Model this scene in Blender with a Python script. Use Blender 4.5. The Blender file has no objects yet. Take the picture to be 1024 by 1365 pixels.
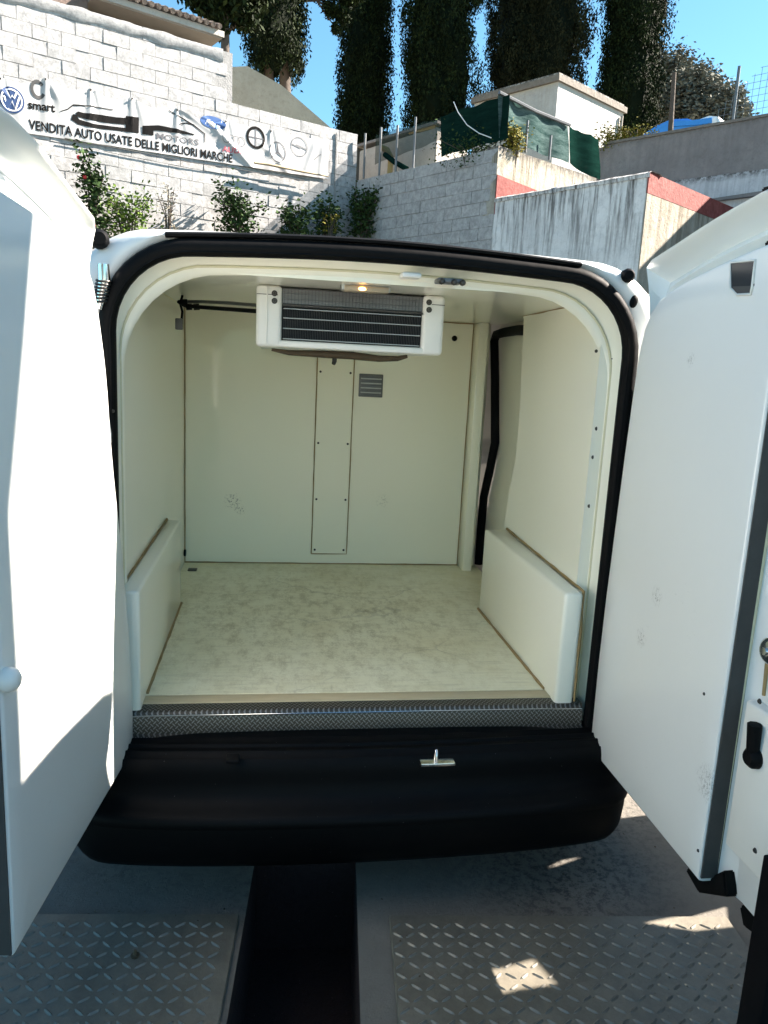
import bpy, bmesh, math, random
import numpy as np
from mathutils import Vector, Matrix, noise
random.seed(7); RNG = np.random.default_rng(7)
sc = bpy.context.scene
COL = sc.collection
# ------------------------------------------------------------------ camera
F, CX, CY = 1008.0, 512.0, 682.5            # focal length and centre in photo pixels
def nrm(v): v = np.array(v, float); return v/np.linalg.norm(v)
_vy = nrm([365-CX, -(480-CY), -F]); _vz = -nrm([250-CX, -(5900-CY), -F])
_vz = nrm(_vz - _vz.dot(_vy)*_vy); _vx = np.cross(_vy, _vz)
R = np.array([_vx, _vy, _vz])
CAM = np.array([-0.27, -1.95, 1.46])
def ray(x, y): return R @ np.array([x-CX, -(y-CY), -F])
def at(x, y, axis, val):
    d = ray(x, y); t = (val-CAM[axis])/d[axis]; return CAM+t*d
def far(x, y, dist):
    d = ray(x, y); return CAM + dist/math.hypot(d[0], d[1])*d
cam_d = bpy.data.cameras.new('camera'); cam = bpy.data.objects.new('camera', cam_d); COL.objects.link(cam)
cam_d.sensor_fit = 'HORIZONTAL'; cam_d.sensor_width = 36; cam_d.lens = 36*F/1024; cam_d.clip_start = .03; cam_d.clip_end = 3000
M4 = Matrix.Identity(4)
for i in range(3):
    for j in range(3): M4[i][j] = R[i][j]
    M4[i][3] = CAM[i]
cam.matrix_world = M4; sc.camera = cam
# ------------------------------------------------------------------ world, sun, exposure
SUN = nrm([1.0, 0.12, 0.82])
el = math.asin(SUN[2]); az = math.atan2(SUN[0], SUN[1])
w = bpy.data.worlds.new('World'); sc.world = w; w.use_nodes = True
nt = w.node_tree; nt.nodes.clear()
sky = nt.nodes.new('ShaderNodeTexSky'); sky.sky_type = 'NISHITA'; sky.sun_disc = False
sky.sun_elevation = el; sky.sun_rotation = az; sky.air_density = 1.0; sky.dust_density = 0.3; sky.ozone_density = 2.0; sky.altitude = 200
tint = nt.nodes.new('ShaderNodeMix'); tint.data_type = 'RGBA'; tint.blend_type = 'MULTIPLY'; tint.inputs[0].default_value = 1
tint.inputs[7].default_value = (.55, .98, 1.06, 1)
nt.links.new(sky.outputs[0], tint.inputs[6])
bg = nt.nodes.new('ShaderNodeBackground'); bg.inputs[1].default_value = 0.05
out = nt.nodes.new('ShaderNodeOutputWorld'); nt.links.new(tint.outputs[2], bg.inputs[0]); nt.links.new(bg.outputs[0], out.inputs[0])
sl = bpy.data.lights.new('sun', 'SUN'); sl.energy = 5.0; sl.angle = math.radians(.5); sl.color = (1, .975, .945)
so = bpy.data.objects.new('sun', sl); COL.objects.link(so); so.rotation_euler = Vector(SUN).to_track_quat('Z', 'Y').to_euler(); so.location = (10, 1, 12)
sc.view_settings.view_transform = 'Standard'; sc.view_settings.look = 'None'; sc.view_settings.gamma = 1
sc.view_settings.exposure = 2.5; sc.view_settings.use_curve_mapping = False
sc.view_settings.use_white_balance = True; sc.view_settings.white_balance_temperature = 7400; sc.view_settings.white_balance_tint = 14
sc.cycles.max_bounces = 12; sc.cycles.diffuse_bounces = 8; sc.cycles.transparent_max_bounces = 24
# ------------------------------------------------------------------ materials
MATS = {}
class NT:
    def __init__(s, name):
        s.m = bpy.data.materials.new(name); s.m.use_nodes = True; s.t = s.m.node_tree
        s.b = s.t.nodes['Principled BSDF']; s.o = s.t.nodes['Material Output']; s._pos = None
        MATS[name] = s.m
    def n(s, ty, **kw):
        nd = s.t.nodes.new(ty)
        for k, v in kw.items(): setattr(nd, k, v)
        return nd
    def l(s, a, b): s.t.links.new(a, b)
    def pos(s):
        if s._pos is None: s._pos = s.n('ShaderNodeNewGeometry').outputs['Position']
        return s._pos
    def vec(s, scale=(1, 1, 1), rotz=0, loc=(0, 0, 0)):
        mp = s.n('ShaderNodeMapping'); mp.inputs['Scale'].default_value = scale; mp.inputs['Rotation'].default_value = (0, 0, rotz); mp.inputs['Location'].default_value = loc
        s.l(s.pos(), mp.inputs[0]); return mp.outputs[0]
    def noise(s, sc_=5, det=4, rough=.6, v=None, dist=0):
        t = s.n('ShaderNodeTexNoise'); t.inputs['Scale'].default_value = sc_; t.inputs['Detail'].default_value = det; t.inputs['Roughness'].default_value = rough
        t.inputs['Distortion'].default_value = dist
        s.l(v if v is not None else s.pos(), t.inputs['Vector']); return t.outputs['Fac']
    def ramp(s, f, pts):
        r = s.n('ShaderNodeValToRGB'); e = r.color_ramp.elements
        while len(e) < len(pts): e.new(.5)
        for q, (p, c) in zip(e, pts):
            q.position = p; q.color = (c, c, c, 1) if isinstance(c, (int, float)) else (*c, 1)
        s.l(f, r.inputs[0]); return r.outputs[0]
    def mix(s, f, a, b, mode='MIX'):
        m = s.n('ShaderNodeMix'); m.data_type = 'RGBA'; m.blend_type = mode
        for i, v in ((0, f), (6, a), (7, b)):
            if isinstance(v, (int, float)): m.inputs[i].default_value = v if i == 0 else (v, v, v, 1)
            elif isinstance(v, tuple): m.inputs[i].default_value = (*v, 1)
            else: s.l(v, m.inputs[i])
        return m.outputs[2]
    def math(s, op, a, b=0.0, c=None):
        m = s.n('ShaderNodeMath'); m.operation = op
        for i, v in enumerate([a, b] + ([c] if c is not None else [])):
            if isinstance(v, (int, float)): m.inputs[i].default_value = v
            else: s.l(v, m.inputs[i])
        return m.outputs[0]
    def col(s, c): 
        if isinstance(c, tuple): s.b.inputs['Base Color'].default_value = (*c, 1)
        else: s.l(c, s.b.inputs['Base Color'])
        return s
    def rough(s, r):
        if isinstance(r, (int, float)): s.b.inputs['Roughness'].default_value = r
        else: s.l(r, s.b.inputs['Roughness'])
        return s
    def bump(s, h, dist=.003, st=1):
        b = s.n('ShaderNodeBump'); b.inputs['Distance'].default_value = dist; b.inputs['Strength'].default_value = st
        s.l(h, b.inputs['Height']); s.l(b.outputs[0], s.b.inputs['Normal']); return s
    def blob(s, p, r, sharp=0.0):   # 1 near point p, 0 beyond r
        d = s.n('ShaderNodeVectorMath'); d.operation = 'DISTANCE'; s.l(s.pos(), d.inputs[0]); d.inputs[1].default_value = tuple(float(q) for q in p)
        mr = s.n('ShaderNodeMapRange'); mr.inputs['From Min'].default_value = r*sharp; mr.inputs['From Max'].default_value = r
        mr.inputs['To Min'].default_value = 1; mr.inputs['To Max'].default_value = 0
        s.l(d.outputs['Value'], mr.inputs['Value']); return mr.outputs[0]
def simple(name, c, r=.5, metal=0, nz=0, scale=30, bump=0, coat=0):
    m = NT(name)
    if nz:
        f = m.noise(scale, 5)
        m.col(m.mix(f, tuple(x*(1-nz) for x in c), tuple(min(1, x*(1+nz)) for x in c)))
        m.rough(m.math('MULTIPLY_ADD', f, .2, r-.1) if r > .45 else r)
        if bump: m.bump(f, bump)
    else: m.col(c).rough(r)
    m.b.inputs['Metallic'].default_value = metal
    m.b.inputs['Coat Weight'].default_value = coat
    if name.startswith(('black_', 'ink_', 'grey_rubber')): m.b.inputs['Specular IOR Level'].default_value = .10
    return m.m
simple('white_paint', (.74, .76, .75), .3, nz=.03, scale=6, coat=.5)
simple('white_plastic', (.74, .74, .70), .4, nz=.04, scale=9)
simple('black_rubber', (.004, .0042, .0045), .6, nz=.3, scale=60, bump=.0006)
simple('grey_rubber', (.07, .07, .068), .5, nz=.2, scale=30)
simple('black_metal', (.004, .004, .005), .5, nz=.2)
simple('chrome', (.75, .75, .74), .18, metal=1, nz=.08, scale=40)
simple('brown_sealant', (.30, .20, .085), .6, nz=.35, scale=40, bump=.002)
simple('cream_sealant', (.62, .58, .40), .6, nz=.15, scale=30, bump=.001)
simple('dark_screw', (.06, .055, .05), .4, metal=.6)
simple('copper_stain', (.06, .04, .02), .6, nz=.4, scale=50)
simple('tinted', (.035, .04, .045), .15, nz=.1, scale=3)
simple('galvanised', (.16, .165, .17), .45, metal=.6, nz=.15, scale=20)
simple('aluminium_fins', (.012, .012, .013), .6, metal=.2, nz=.5, scale=60)
simple('fin_edges', (.06, .06, .062), .5, metal=.4, nz=.6, scale=25)
simple('aluminium_light', (.38, .39, .38), .4, metal=.7, nz=.2, scale=50)
simple('tyre_rubber', (.02, .02, .02), .8, nz=.2)
simple('yellow_brown_wood', (.42, .27, .10), .7, nz=.2, scale=8)
simple('soil', (.10, .075, .05), .95, nz=.4, scale=4, bump=.05)
simple('blue_plastic', (.01, .22, .62), .35, nz=.12, scale=3)
simple('pale_plastic', (.75, .80, .82), .4, nz=.06, scale=3)
simple('red_petal', (.55, .02, .03), .5)
simple('rope', (.35, .27, .17), .8, nz=.3, scale=60)
# scuffed glossy lining of the doors
def door_panel_mat():
    m = NT('door_panel'); f = m.noise(3, 4); base = m.mix(f, (.74, .76, .75), (.80, .81, .79))
    s1 = m.noise(90, 6, .8, m.vec((1, .35, 1))); s2 = m.noise(6, 3)
    sc_ = m.math('MULTIPLY', m.ramp(s1, [(.60, 0), (.68, 1)]), m.ramp(s2, [(.58, 0), (.66, 1)]))
    spots = None
    for p, r in ((at(940, 1045, 0, .655), .05), (at(873, 795, 0, .655), .03), (at(918, 480, 0, .655), .02), (at(852, 850, 0, .655), .03)):
        b = m.math('MULTIPLY', m.blob(p, r, .3), m.ramp(m.noise(140, 4, .8, m.vec((1, 2.2, 1), 0)), [(.52, 0), (.6, 1)]))
        spots = b if spots is None else m.math('MAXIMUM', spots, b)
    base = m.mix(m.math('MULTIPLY', m.math('MAXIMUM', m.math('MULTIPLY', sc_, .25), spots), .8), base, (.18, .18, .17))
    m.col(base); m.b.inputs['Coat Weight'].default_value = .6; m.b.inputs['Coat Roughness'].default_value = .12
    m.rough(.3)
    m.bump(m.noise(1.6, 2, v=m.vec((1, .3, 3))), .012, .35)
door_panel_mat()
def lining_mat(name, c1, c2, dirt=.05, spots=()):
    m = NT(name); f = m.noise(1.2, 3); base = m.mix(f, c1, c2)
    sm = m.ramp(m.noise(2.0, 2, .5, m.vec((1, 1, .6))), [(.3, 0), (.9, 1)])
    base = m.mix(m.math('MULTIPLY', sm, dirt), base, (.5, .46, .30))
    fine = m.ramp(m.noise(70, 4, .8), [(.70, 0), (.74, 1)])
    base = m.mix(m.math('MULTIPLY', fine, .35), base, (.2, .18, .12))
    for p, r, k in spots:
        b = m.math('MULTIPLY', m.blob(p, r, .2), m.ramp(m.noise(110, 5, .8), [(.53, 0), (.60, 1)]))
        base = m.mix(m.math('MULTIPLY', b, k), base, (.05, .045, .035))
    m.col(base).rough(.32); m.b.inputs['Coat Weight'].default_value = .6
    m.b.inputs['Coat Roughness'].default_value = .07
    m.bump(m.noise(2.2, 2), .015, .25)
lining_mat('lining', (.86, .845, .72), (.88, .87, .76))
lining_mat('bulkhead_lining', (.84, .82, .66), (.87, .855, .71), .06, [(at(310, 668, 1, 1.5), .045, 1.0), (at(320, 680, 1, 1.5), .03, .9), (at(510, 668, 1, 1.5), .04, .3)])
lining_mat('ceiling_lining', (.84, .83, .71), (.87, .86, .75), .06)
def floor_mat():
    m = NT('cargo_floor'); f = m.noise(2.5, 6, .7); base = m.mix(m.ramp(f, [(.35, 0), (.7, 1)]), (.88, .845, .65), (.74, .68, .46))
    g = m.ramp(m.noise(13, 10, .88, m.vec((1.5, .8, 1))), [(.47, 0), (.60, 1)])
    cen = m.blob((-.12, .75, .53), .95, .35)
    base = m.mix(m.math('MULTIPLY', m.math('MULTIPLY', g, cen), .65), base, (.42, .36, .21))
    st = m.math('MAXIMUM', m.ramp(m.noise(10, 8, .75, m.vec((1.0, 7, 1))), [(.52, 0), (.66, 1)]), m.math('MULTIPLY', m.ramp(m.noise(14, 6, .7, m.vec((9, .7, 1), .12)), [(.62, 0), (.68, 1)]), .9))
    base = m.mix(m.math('MULTIPLY', st, .28), base, (.32, .28, .18))
    cr = m.n('ShaderNodeTexVoronoi'); cr.feature = 'DISTANCE_TO_EDGE'; cr.inputs['Scale'].default_value = 2.3
    nv = m.n('ShaderNodeMix'); nv.data_type = 'VECTOR'; nv.inputs[0].default_value = .25
    tx = m.n('ShaderNodeTexNoise'); tx.inputs['Scale'].default_value = 3; tx.inputs['Detail'].default_value = 6; m.l(m.pos(), tx.inputs[0])
    m.l(m.pos(), nv.inputs[4]); m.l(tx.outputs['Color'], nv.inputs[5]); m.l(nv.outputs[1], cr.inputs['Vector'])
    crk = m.math('MULTIPLY', m.ramp(cr.outputs['Distance'], [(.0, 1), (.008, 0)]), m.ramp(m.noise(1.6, 3), [(.5, 0), (.58, 1)]))
    base = m.mix(m.math('MULTIPLY', crk, .3), base, (.16, .12, .07))
    m.col(base).rough(m.math('MULTIPLY_ADD', g, .3, .31)); m.bump(m.noise(25, 5), .002, .4)
floor_mat()
def tread_mat():      # small tread pattern of the van's sill plate
    m = NT('sill_tread')
    def loz(a, ox):
        v = m.vec((70, 70, 70), 0, (ox, 0, ox))
        sp = m.n('ShaderNodeSeparateXYZ'); m.l(v, sp.inputs[0])
        yz = m.math('SUBTRACT', sp.outputs[2], sp.outputs[1])
        fx = m.math('SUBTRACT', m.math('FRACT', sp.outputs[0]), .5); fy = m.math('SUBTRACT', m.math('FRACT', yz), .5)
        u = m.math('ADD', m.math('MULTIPLY', fx, math.cos(a)), m.math('MULTIPLY', fy, math.sin(a)))
        q = m.math('SUBTRACT', m.math('MULTIPLY', fy, math.cos(a)), m.math('MULTIPLY', fx, math.sin(a)))
        e = m.math('ADD', m.math('MULTIPLY', m.math('MULTIPLY', u, u), 6), m.math('MULTIPLY', m.math('MULTIPLY', q, q), 60))
        return m.math('LESS_THAN', e, 1.0)
    h = m.math('MAXIMUM', loz(.8, 0), loz(-.8, .5)); g = m.noise(5, 5)
    m.col(m.mix(h, m.mix(g, (.035, .03, .025), (.08, .07, .055)), (.20, .20, .19))); m.b.inputs['Metallic'].default_value = .55
    m.rough(.42); m.bump(h, .003, 1)
tread_mat()
def wood_edge():
    m = NT('edge_board'); m.col(m.mix(m.noise(30, 6, .8, m.vec((.4, 1, 1))), (.42, .33, .20), (.62, .53, .36))).rough(.6)
wood_edge()
def bumper_mat():
    m = NT('bumper_plastic'); f = m.noise(4, 4); sp = m.ramp(m.noise(150, 2, .6), [(.76, 0), (.78, 1)])
    du = m.ramp(m.noise(9, 6, .75, m.vec((.6, 1, 2))), [(.55, 0), (.8, 1)])
    c = m.mix(m.math('MULTIPLY', du, .5), (.0015, .0016, .002), (.006, .006, .006)); c = m.mix(sp, c, (.15, .15, .15))
    m.col(c).rough(m.math('MULTIPLY_ADD', f, .25, .42)); m.b.inputs['Specular IOR Level'].default_value = .11; m.bump(m.noise(400, 2), .0004)
bumper_mat()
def block_mat():
    m = NT('painted_block'); oi = m.n('ShaderNodeObjectInfo'); f = m.noise(1.3, 6, .7)
    v = m.math('MULTIPLY_ADD', oi.outputs['Random'], .20, .58)
    base = m.mix(m.ramp(m.noise(11, 8, .75), [(.40, 0), (.62, 1)]), (.28, .28, .278), (.43, .43, .427))
    mul = m.mix(oi.outputs['Random'], (.92, .925, .93), (1, 1, 1)); base = m.mix(1.0, base, mul, 'MULTIPLY')
    dr = m.ramp(m.noise(5, 6, .7, m.vec((2.2, 2.2, .25))), [(.58, 0), (.78, 1)])
    base = m.mix(m.math('MULTIPLY', dr, .25), base, (.34, .32, .30))
    m.col(base).rough(.9); m.bump(m.noise(30, 6, .75), .007)
block_mat()
def mortar_mat():
    m = NT('mortar'); m.col(m.mix(m.noise(10, 5), (.18, .18, .178), (.33, .33, .325))).rough(.95); m.bump(m.noise(40, 4), .01)
mortar_mat()
def stained(name, c1, c2, streak, k=.9, cap=(.06, .055, .05), zt=4.3, wd=.9):
    m = NT(name); f = m.noise(1.5, 6, .7); base = m.mix(m.ramp(f, [(.35, 0), (.65, 1)]), c1, c2)
    pt = m.ramp(m.noise(9, 8, .8), [(.5, 0), (.68, 1)]); base = m.mix(m.math('MULTIPLY', pt, .5), base, tuple(x*.6 for x in c1))
    st = m.ramp(m.noise(4.5, 5, .75, m.vec((2.6, 2.6, .16))), [(.46, 0), (.60, 1)])
    sp = m.n('ShaderNodeSeparateXYZ'); m.l(m.pos(), sp.inputs[0])
    gr = m.n('ShaderNodeMapRange'); gr.inputs['From Min'].default_value = zt-wd*1.6; gr.inputs['From Max'].default_value = zt
    m.l(sp.outputs[2], gr.inputs['Value'])
    base = m.mix(m.math('MULTIPLY', m.math('MULTIPLY', st, m.math('MULTIPLY_ADD', gr.outputs[0], .8, .2)), k), base, streak)
    gc = m.n('ShaderNodeMapRange'); gc.inputs['From Min'].default_value = zt-.12; gc.inputs['From Max'].default_value = zt; m.l(sp.outputs[2], gc.inputs['Value'])
    ct = m.math('MULTIPLY', gc.outputs[0], m.ramp(m.noise(12, 5, .7), [(.38, 0), (.55, 1)]))
    base = m.mix(m.math('MULTIPLY', ct, .9), base, cap)
    m.col(base).rough(.92); m.bump(m.noise(14, 7, .75), .02)
stained('stained_plaster', (.58, .58, .575), (.76, .76, .75), (.06, .055, .05), 1.0)
stained('warm_plaster', (.25, .225, .18), (.38, .355, .30), (.12, .095, .06), 1.0, zt=4.3)
stained('terrace_plaster', (.28, .26, .20), (.40, .385, .34), (.10, .08, .05), .9, zt=5.05)
stained('grey_plaster', (.19, .17, .165), (.25, .23, .22), (.14, .13, .125), .5, (.10, .095, .09), zt=6.35, wd=.6)
stained('white_plaster', (.48, .48, .50), (.60, .60, .61), (.25, .25, .25), .4, zt=5.4)
stained('house_plaster', (.36, .355, .34), (.44, .435, .42), (.30, .27, .23), .35, (.4, .37, .33), zt=9.3)
stained('beige_plaster', (.36, .31, .24), (.44, .38, .30), (.36, .3, .22), .4, (.5, .4, .3), zt=9)
stained('brown_plaster', (.17, .12, .10), (.21, .155, .13), (.1, .08, .07), .3, zt=9)
stained('taupe_plaster', (.40, .37, .33), (.46, .43, .39), (.2, .18, .16), .3, zt=9)
def redband():
    m = NT('red_paint'); m.col(m.mix(m.ramp(m.noise(9, 7, .8), [(.45, 0), (.62, 1)]), (.17, .03, .025), (.25, .065, .055))).rough(.85)
    m.bump(m.noise(20, 5), .01)
redband()
simple('roof_edge', (.16, .14, .12), .9, nz=.5, scale=9, bump=.02)
simple('soffit', (.30, .26, .22), .8, nz=.2, scale=5)
simple('terracotta', (.13, .10, .08), .9, nz=.5, scale=8, bump=.02)
def concrete():
    m = NT('yard_concrete'); f = m.noise(2.2, 8, .7)
    base = m.mix(m.ramp(f, [(.3, 0), (.7, 1)]), (.115, .105, .088), (.19, .175, .15))
    pit = m.ramp(m.noise(38, 8, .85), [(.48, 0), (.56, 1)]); reg = m.math('MAXIMUM', m.blob((.62, .02, 0), .42, .3), m.ramp(m.noise(1.4, 4, .6, m.vec((1, 1, 1), 0, (3.2, 1.3, 0))), [(.5, 0), (.65, 1)]))
    base = m.mix(m.math('MULTIPLY', m.math('MULTIPLY', pit, reg), .85), base, (.03, .028, .025))
    wp = m.ramp(m.noise(16, 7, .8), [(.66, 0), (.72, 1)]); base = m.mix(m.math('MULTIPLY', wp, .4), base, (.5, .49, .46))
    m.col(base).rough(.85); m.bump(m.noise(50, 8, .8), .006)
concrete()
def plate():
    m = NT('steel_plate'); f = m.noise(3.5, 7, .7); g = m.ramp(m.noise(30, 7, .8), [(.45, 0), (.7, 1)])
    base = m.mix(m.ramp(f, [(.3, 0), (.7, 1)]), (.12, .108, .082), (.20, .182, .145)); base = m.mix(m.math('MULTIPLY', g, .35), base, (.05, .045, .04))
    rs = m.ramp(m.noise(6, 6, .7, m.vec((1, 1, 1), 0, (5, 2, 1))), [(.62, 0), (.72, 1)]); base = m.mix(m.math('MULTIPLY', rs, .4), base, (.10, .06, .035))
    m.col(base).rough(m.math('MULTIPLY_ADD', f, .25, .38)); m.b.inputs['Metallic'].default_value = .2; m.bump(m.noise(60, 6, .8), .0015)
plate()
simple('stud_steel', (.15, .145, .125), .40, metal=.35, nz=.35, scale=30)
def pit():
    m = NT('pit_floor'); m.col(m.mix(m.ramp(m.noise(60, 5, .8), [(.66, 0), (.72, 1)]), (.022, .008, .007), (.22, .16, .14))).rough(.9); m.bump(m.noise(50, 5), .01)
pit()
def foliage(name, c1, c2, tr=.15):
    m = NT(name); at_ = m.n('ShaderNodeAttribute'); at_.attribute_name = 'tone'
    m.col(m.mix(at_.outputs['Fac'], c1, c2)).rough(.75); m.b.inputs['Specular IOR Level'].default_value = .08
foliage('cypress_leaf', (.004, .008, .003), (.024, .038, .012))
foliage('brown_cypress_leaf', (.006, .009, .004), (.034, .036, .016))
foliage('olive_leaf', (.045, .05, .04), (.26, .26, .22))
foliage('shrub_dark', (.010, .022, .009), (.045, .085, .026))
foliage('shrub_bright', (.03, .07, .012), (.13, .20, .04))
foliage('shrub_pale', (.18, .16, .12), (.32, .30, .24))
foliage('weed', (.05, .06, .012), (.24, .20, .04))
simple('bark', (.07, .055, .045), .95, nz=.4, scale=9, bump=.03)
simple('hill_earth', (.14, .13, .09), .95, nz=.4, scale=1, bump=.1)
def net(name, c, cov, fx=70, hol=True, hi=None):
    m = NT(name); f = m.noise(2.4, 8, .82, m.vec((1.2, 1.2, 6))); cc = m.mix(m.ramp(f, [(.4, 0), (.68, 1)]), c, hi or tuple(x*1.9 for x in c)); m.col(cc).rough(.8)
    tr = m.n('ShaderNodeBsdfTransparent'); mx = m.n('ShaderNodeMixShader')
    k = m.math('ADD', cov, m.math('MULTIPLY', m.noise(6, 4), .07))
    m.b.inputs['Specular IOR Level'].default_value = 0; m.l(k, mx.inputs[0]); m.l(tr.outputs[0], mx.inputs[1]); m.l(m.b.outputs[0], mx.inputs[2]); m.l(mx.outputs[0], m.o.inputs['Surface'])
net('green_net', (.003, .014, .011), .975)
net('blue_green_net', (.02, .045, .042), .975, hi=(.10, .15, .145))
net('thin_net', (.02, .035, .03), .58)
def banner_mat():
    m = NT('banner_vinyl'); m.col(m.mix(m.noise(5, 6, .7), (.34, .345, .345), (.42, .42, .42))).rough(.45)
banner_mat()
simple('ink_black', (.006, .006, .006), .8); simple('ink_grey', (.14, .14, .15), .8); simple('ink_blue', (.05, .11, .26), .5)
simple('ink_dark_grey', (.08, .08, .08), .8); simple('ink_dark_blue', (.03, .06, .14), .5); simple('ink_red', (.50, .12, .15), .5); simple('ink_white', (.75, .76, .78), .5); simple('ink_faint', (.22, .22, .225), .8)
lm = NT('lamp_glow'); lm.col((1, .6, .2)); lm.b.inputs['Emission Color'].default_value = (1, .50, .14, 1); lm.b.inputs['Emission Strength'].default_value = 3.0
simple('lamp_lens', (.34, .28, .20), .3)
# ------------------------------------------------------------------ object helpers
def link(o, parent=None):
    COL.objects.link(o)
    if parent is not None: o.parent = parent
    return o
def mesh_obj(name, me, mat=None, parent=None):
    if mat: me.materials.append(MATS[mat])
    return link(bpy.data.objects.new(name, me), parent)
def from_bm(name, bm, mat, parent=None, smooth=None):
    bmesh.ops.recalc_face_normals(bm, faces=bm.faces)
    me = bpy.data.meshes.new(name); bm.to_mesh(me); bm.free()
    if smooth is not None:
        me.polygons.foreach_set('use_smooth', [True]*len(me.polygons))
        me.set_sharp_from_angle(angle=math.radians(smooth))
    return mesh_obj(name, me, mat, parent)
def tag(o, label=None, cat=None, group=None, kind=None):
    if label: o['label'] = label
    if cat: o['category'] = cat
    if group: o['group'] = group
    if kind: o['kind'] = kind
    return o
def empty(name, loc, label, cat, group=None, rz=0):
    o = bpy.data.objects.new(name, None); o.empty_display_size = .1; o.location = loc; o.rotation_euler.z = rz; COL.objects.link(o)
    return tag(o, label, cat, group)
def put(o, root):          # world-space mesh under a located root
    bpy_mat = Matrix.Translation(root.location) @ Matrix.Rotation(root.rotation_euler.z, 4, 'Z')
    o.parent = root; o.matrix_parent_inverse = bpy_mat.inverted(); return o
def bbox(bm, x0, x1, y0, y1, z0, z1, bev=0, seg=2, mtx=None):
    r = bmesh.ops.create_cube(bm, size=1)
    for v in r['verts']:
        v.co = Vector(((x0+x1)/2+v.co.x*(x1-x0), (y0+y1)/2+v.co.y*(y1-y0), (z0+z1)/2+v.co.z*(z1-z0)))
    vs = r['verts']
    if bev:
        es = list({e for v in vs for e in v.link_edges})
        q = bmesh.ops.bevel(bm, geom=es, offset=bev, segments=seg, affect='EDGES', profile=.5); vs = list({v for f in q['faces'] for v in f.verts} | {v for v in vs if v.is_valid})
    if mtx is not None:
        for v in vs:
            if v.is_valid: v.co = mtx @ v.co
    return vs
def box(name, x0, x1, y0, y1, z0, z1, mat, parent=None, bev=.004, seg=2, mtx=None):
    bm = bmesh.new(); bbox(bm, x0, x1, y0, y1, z0, z1, bev, seg, mtx); return from_bm(name, bm, mat, parent, 40 if bev else None)
def tube(bm, pts, r, seg=8, closed=False, cap=True):
    pts = [Vector(p) for p in pts]; n = len(pts); rings = []
    up = None
    for i, p in enumerate(pts):
        if closed: t = pts[(i+1) % n]-pts[i-1]
        else: t = pts[min(i+1, n-1)]-pts[max(i-1, 0)]
        t.normalize()
        if up is None: up = t.orthogonal().normalized()
        up = (up - up.dot(t)*t)
        up = up.normalized() if up.length > 1e-5 else t.orthogonal().normalized()
        b = t.cross(up); rr = r[i] if isinstance(r, (list, tuple)) else r
        rings.append([bm.verts.new(p+(up*math.cos(a)+b*math.sin(a))*rr) for a in [2*math.pi*k/seg for k in range(seg)]])
    m = n if closed else n-1
    for i in range(m):
        A, B = rings[i], rings[(i+1) % n]
        for k in range(seg): bm.faces.new((A[k], A[(k+1) % seg], B[(k+1) % seg], B[k]))
    if cap and not closed:
        bm.faces.new(rings[0]); bm.faces.new(rings[-1][::-1])
def tube_obj(name, pts, r, mat, parent=None, seg=8, closed=False):
    bm = bmesh.new(); tube(bm, pts, r, seg, closed); return from_bm(name, bm, mat, parent, 60)
def loft(bm, rows, closed=False):
    R_ = [[bm.verts.new(p) for p in row] for row in rows]
    for a, b in zip(R_, R_[1:]):
        n = len(a)
        for k in range(n if closed else n-1): bm.faces.new((a[k], a[(k+1) % n], b[(k+1) % n], b[k]))
    return R_
def lathe(bm, c, axis, prof, seg=16):
    c = Vector(c); ax = Vector(axis).normalized(); u = ax.orthogonal().normalized(); v = ax.cross(u); rings = []
    for h, r in prof:
        rings.append([bm.verts.new(c+ax*h+(u*math.cos(2*math.pi*k/seg)+v*math.sin(2*math.pi*k/seg))*max(r, 1e-4)) for k in range(seg)])
    for a, b in zip(rings, rings[1:]):
        for k in range(seg): bm.faces.new((a[k], a[(k+1) % seg], b[(k+1) % seg], b[k]))
    bm.faces.new(rings[0][::-1]); bm.faces.new(rings[-1])
def lathe_obj(name, c, axis, prof, mat, parent=None, seg=16):
    bm = bmesh.new(); lathe(bm, c, axis, prof, seg); return from_bm(name, bm, mat, parent, 40)
def prism(name, poly, n, th, mat, parent=None, bev=0):   # poly: 3-D points of a planar outline; thickness th along n
    bm = bmesh.new(); n = Vector(n)
    a = [bm.verts.new(Vector(p)) for p in poly]; b = [bm.verts.new(Vector(p)+n*th) for p in poly]; k = len(a)
    bm.faces.new(a); bm.faces.new(b[::-1])
    for i in range(k): bm.faces.new((a[i], a[(i+1) % k], b[(i+1) % k], b[i]))
    if bev: 
        bmesh.ops.recalc_face_normals(bm, faces=bm.faces)
        bmesh.ops.bevel(bm, geom=[e for e in bm.edges if len(e.link_faces) == 2 and e.calc_face_angle(0) > .9], offset=bev, segments=2, affect='EDGES')
    return from_bm(name, bm, mat, parent, 35 if bev else None)
def quads_mesh(name, V, nq, mat, tone=None, parent=None):   # V: (4*nq,3)
    me = bpy.data.meshes.new(name); me.vertices.add(4*nq); me.vertices.foreach_set('co', V.astype(np.float32).ravel())
    me.loops.add(4*nq); me.loops.foreach_set('vertex_index', np.arange(4*nq, dtype=np.int32))
    me.polygons.add(nq); me.polygons.foreach_set('loop_start', np.arange(0, 4*nq, 4, dtype=np.int32)); me.polygons.foreach_set('loop_total', np.full(nq, 4, np.int32))
    if tone is not None:
        a = me.attributes.new('tone', 'FLOAT', 'FACE'); a.data.foreach_set('value', tone.astype(np.float32))
    me.update(); me.validate()
    return mesh_obj(name, me, mat, parent)
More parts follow.
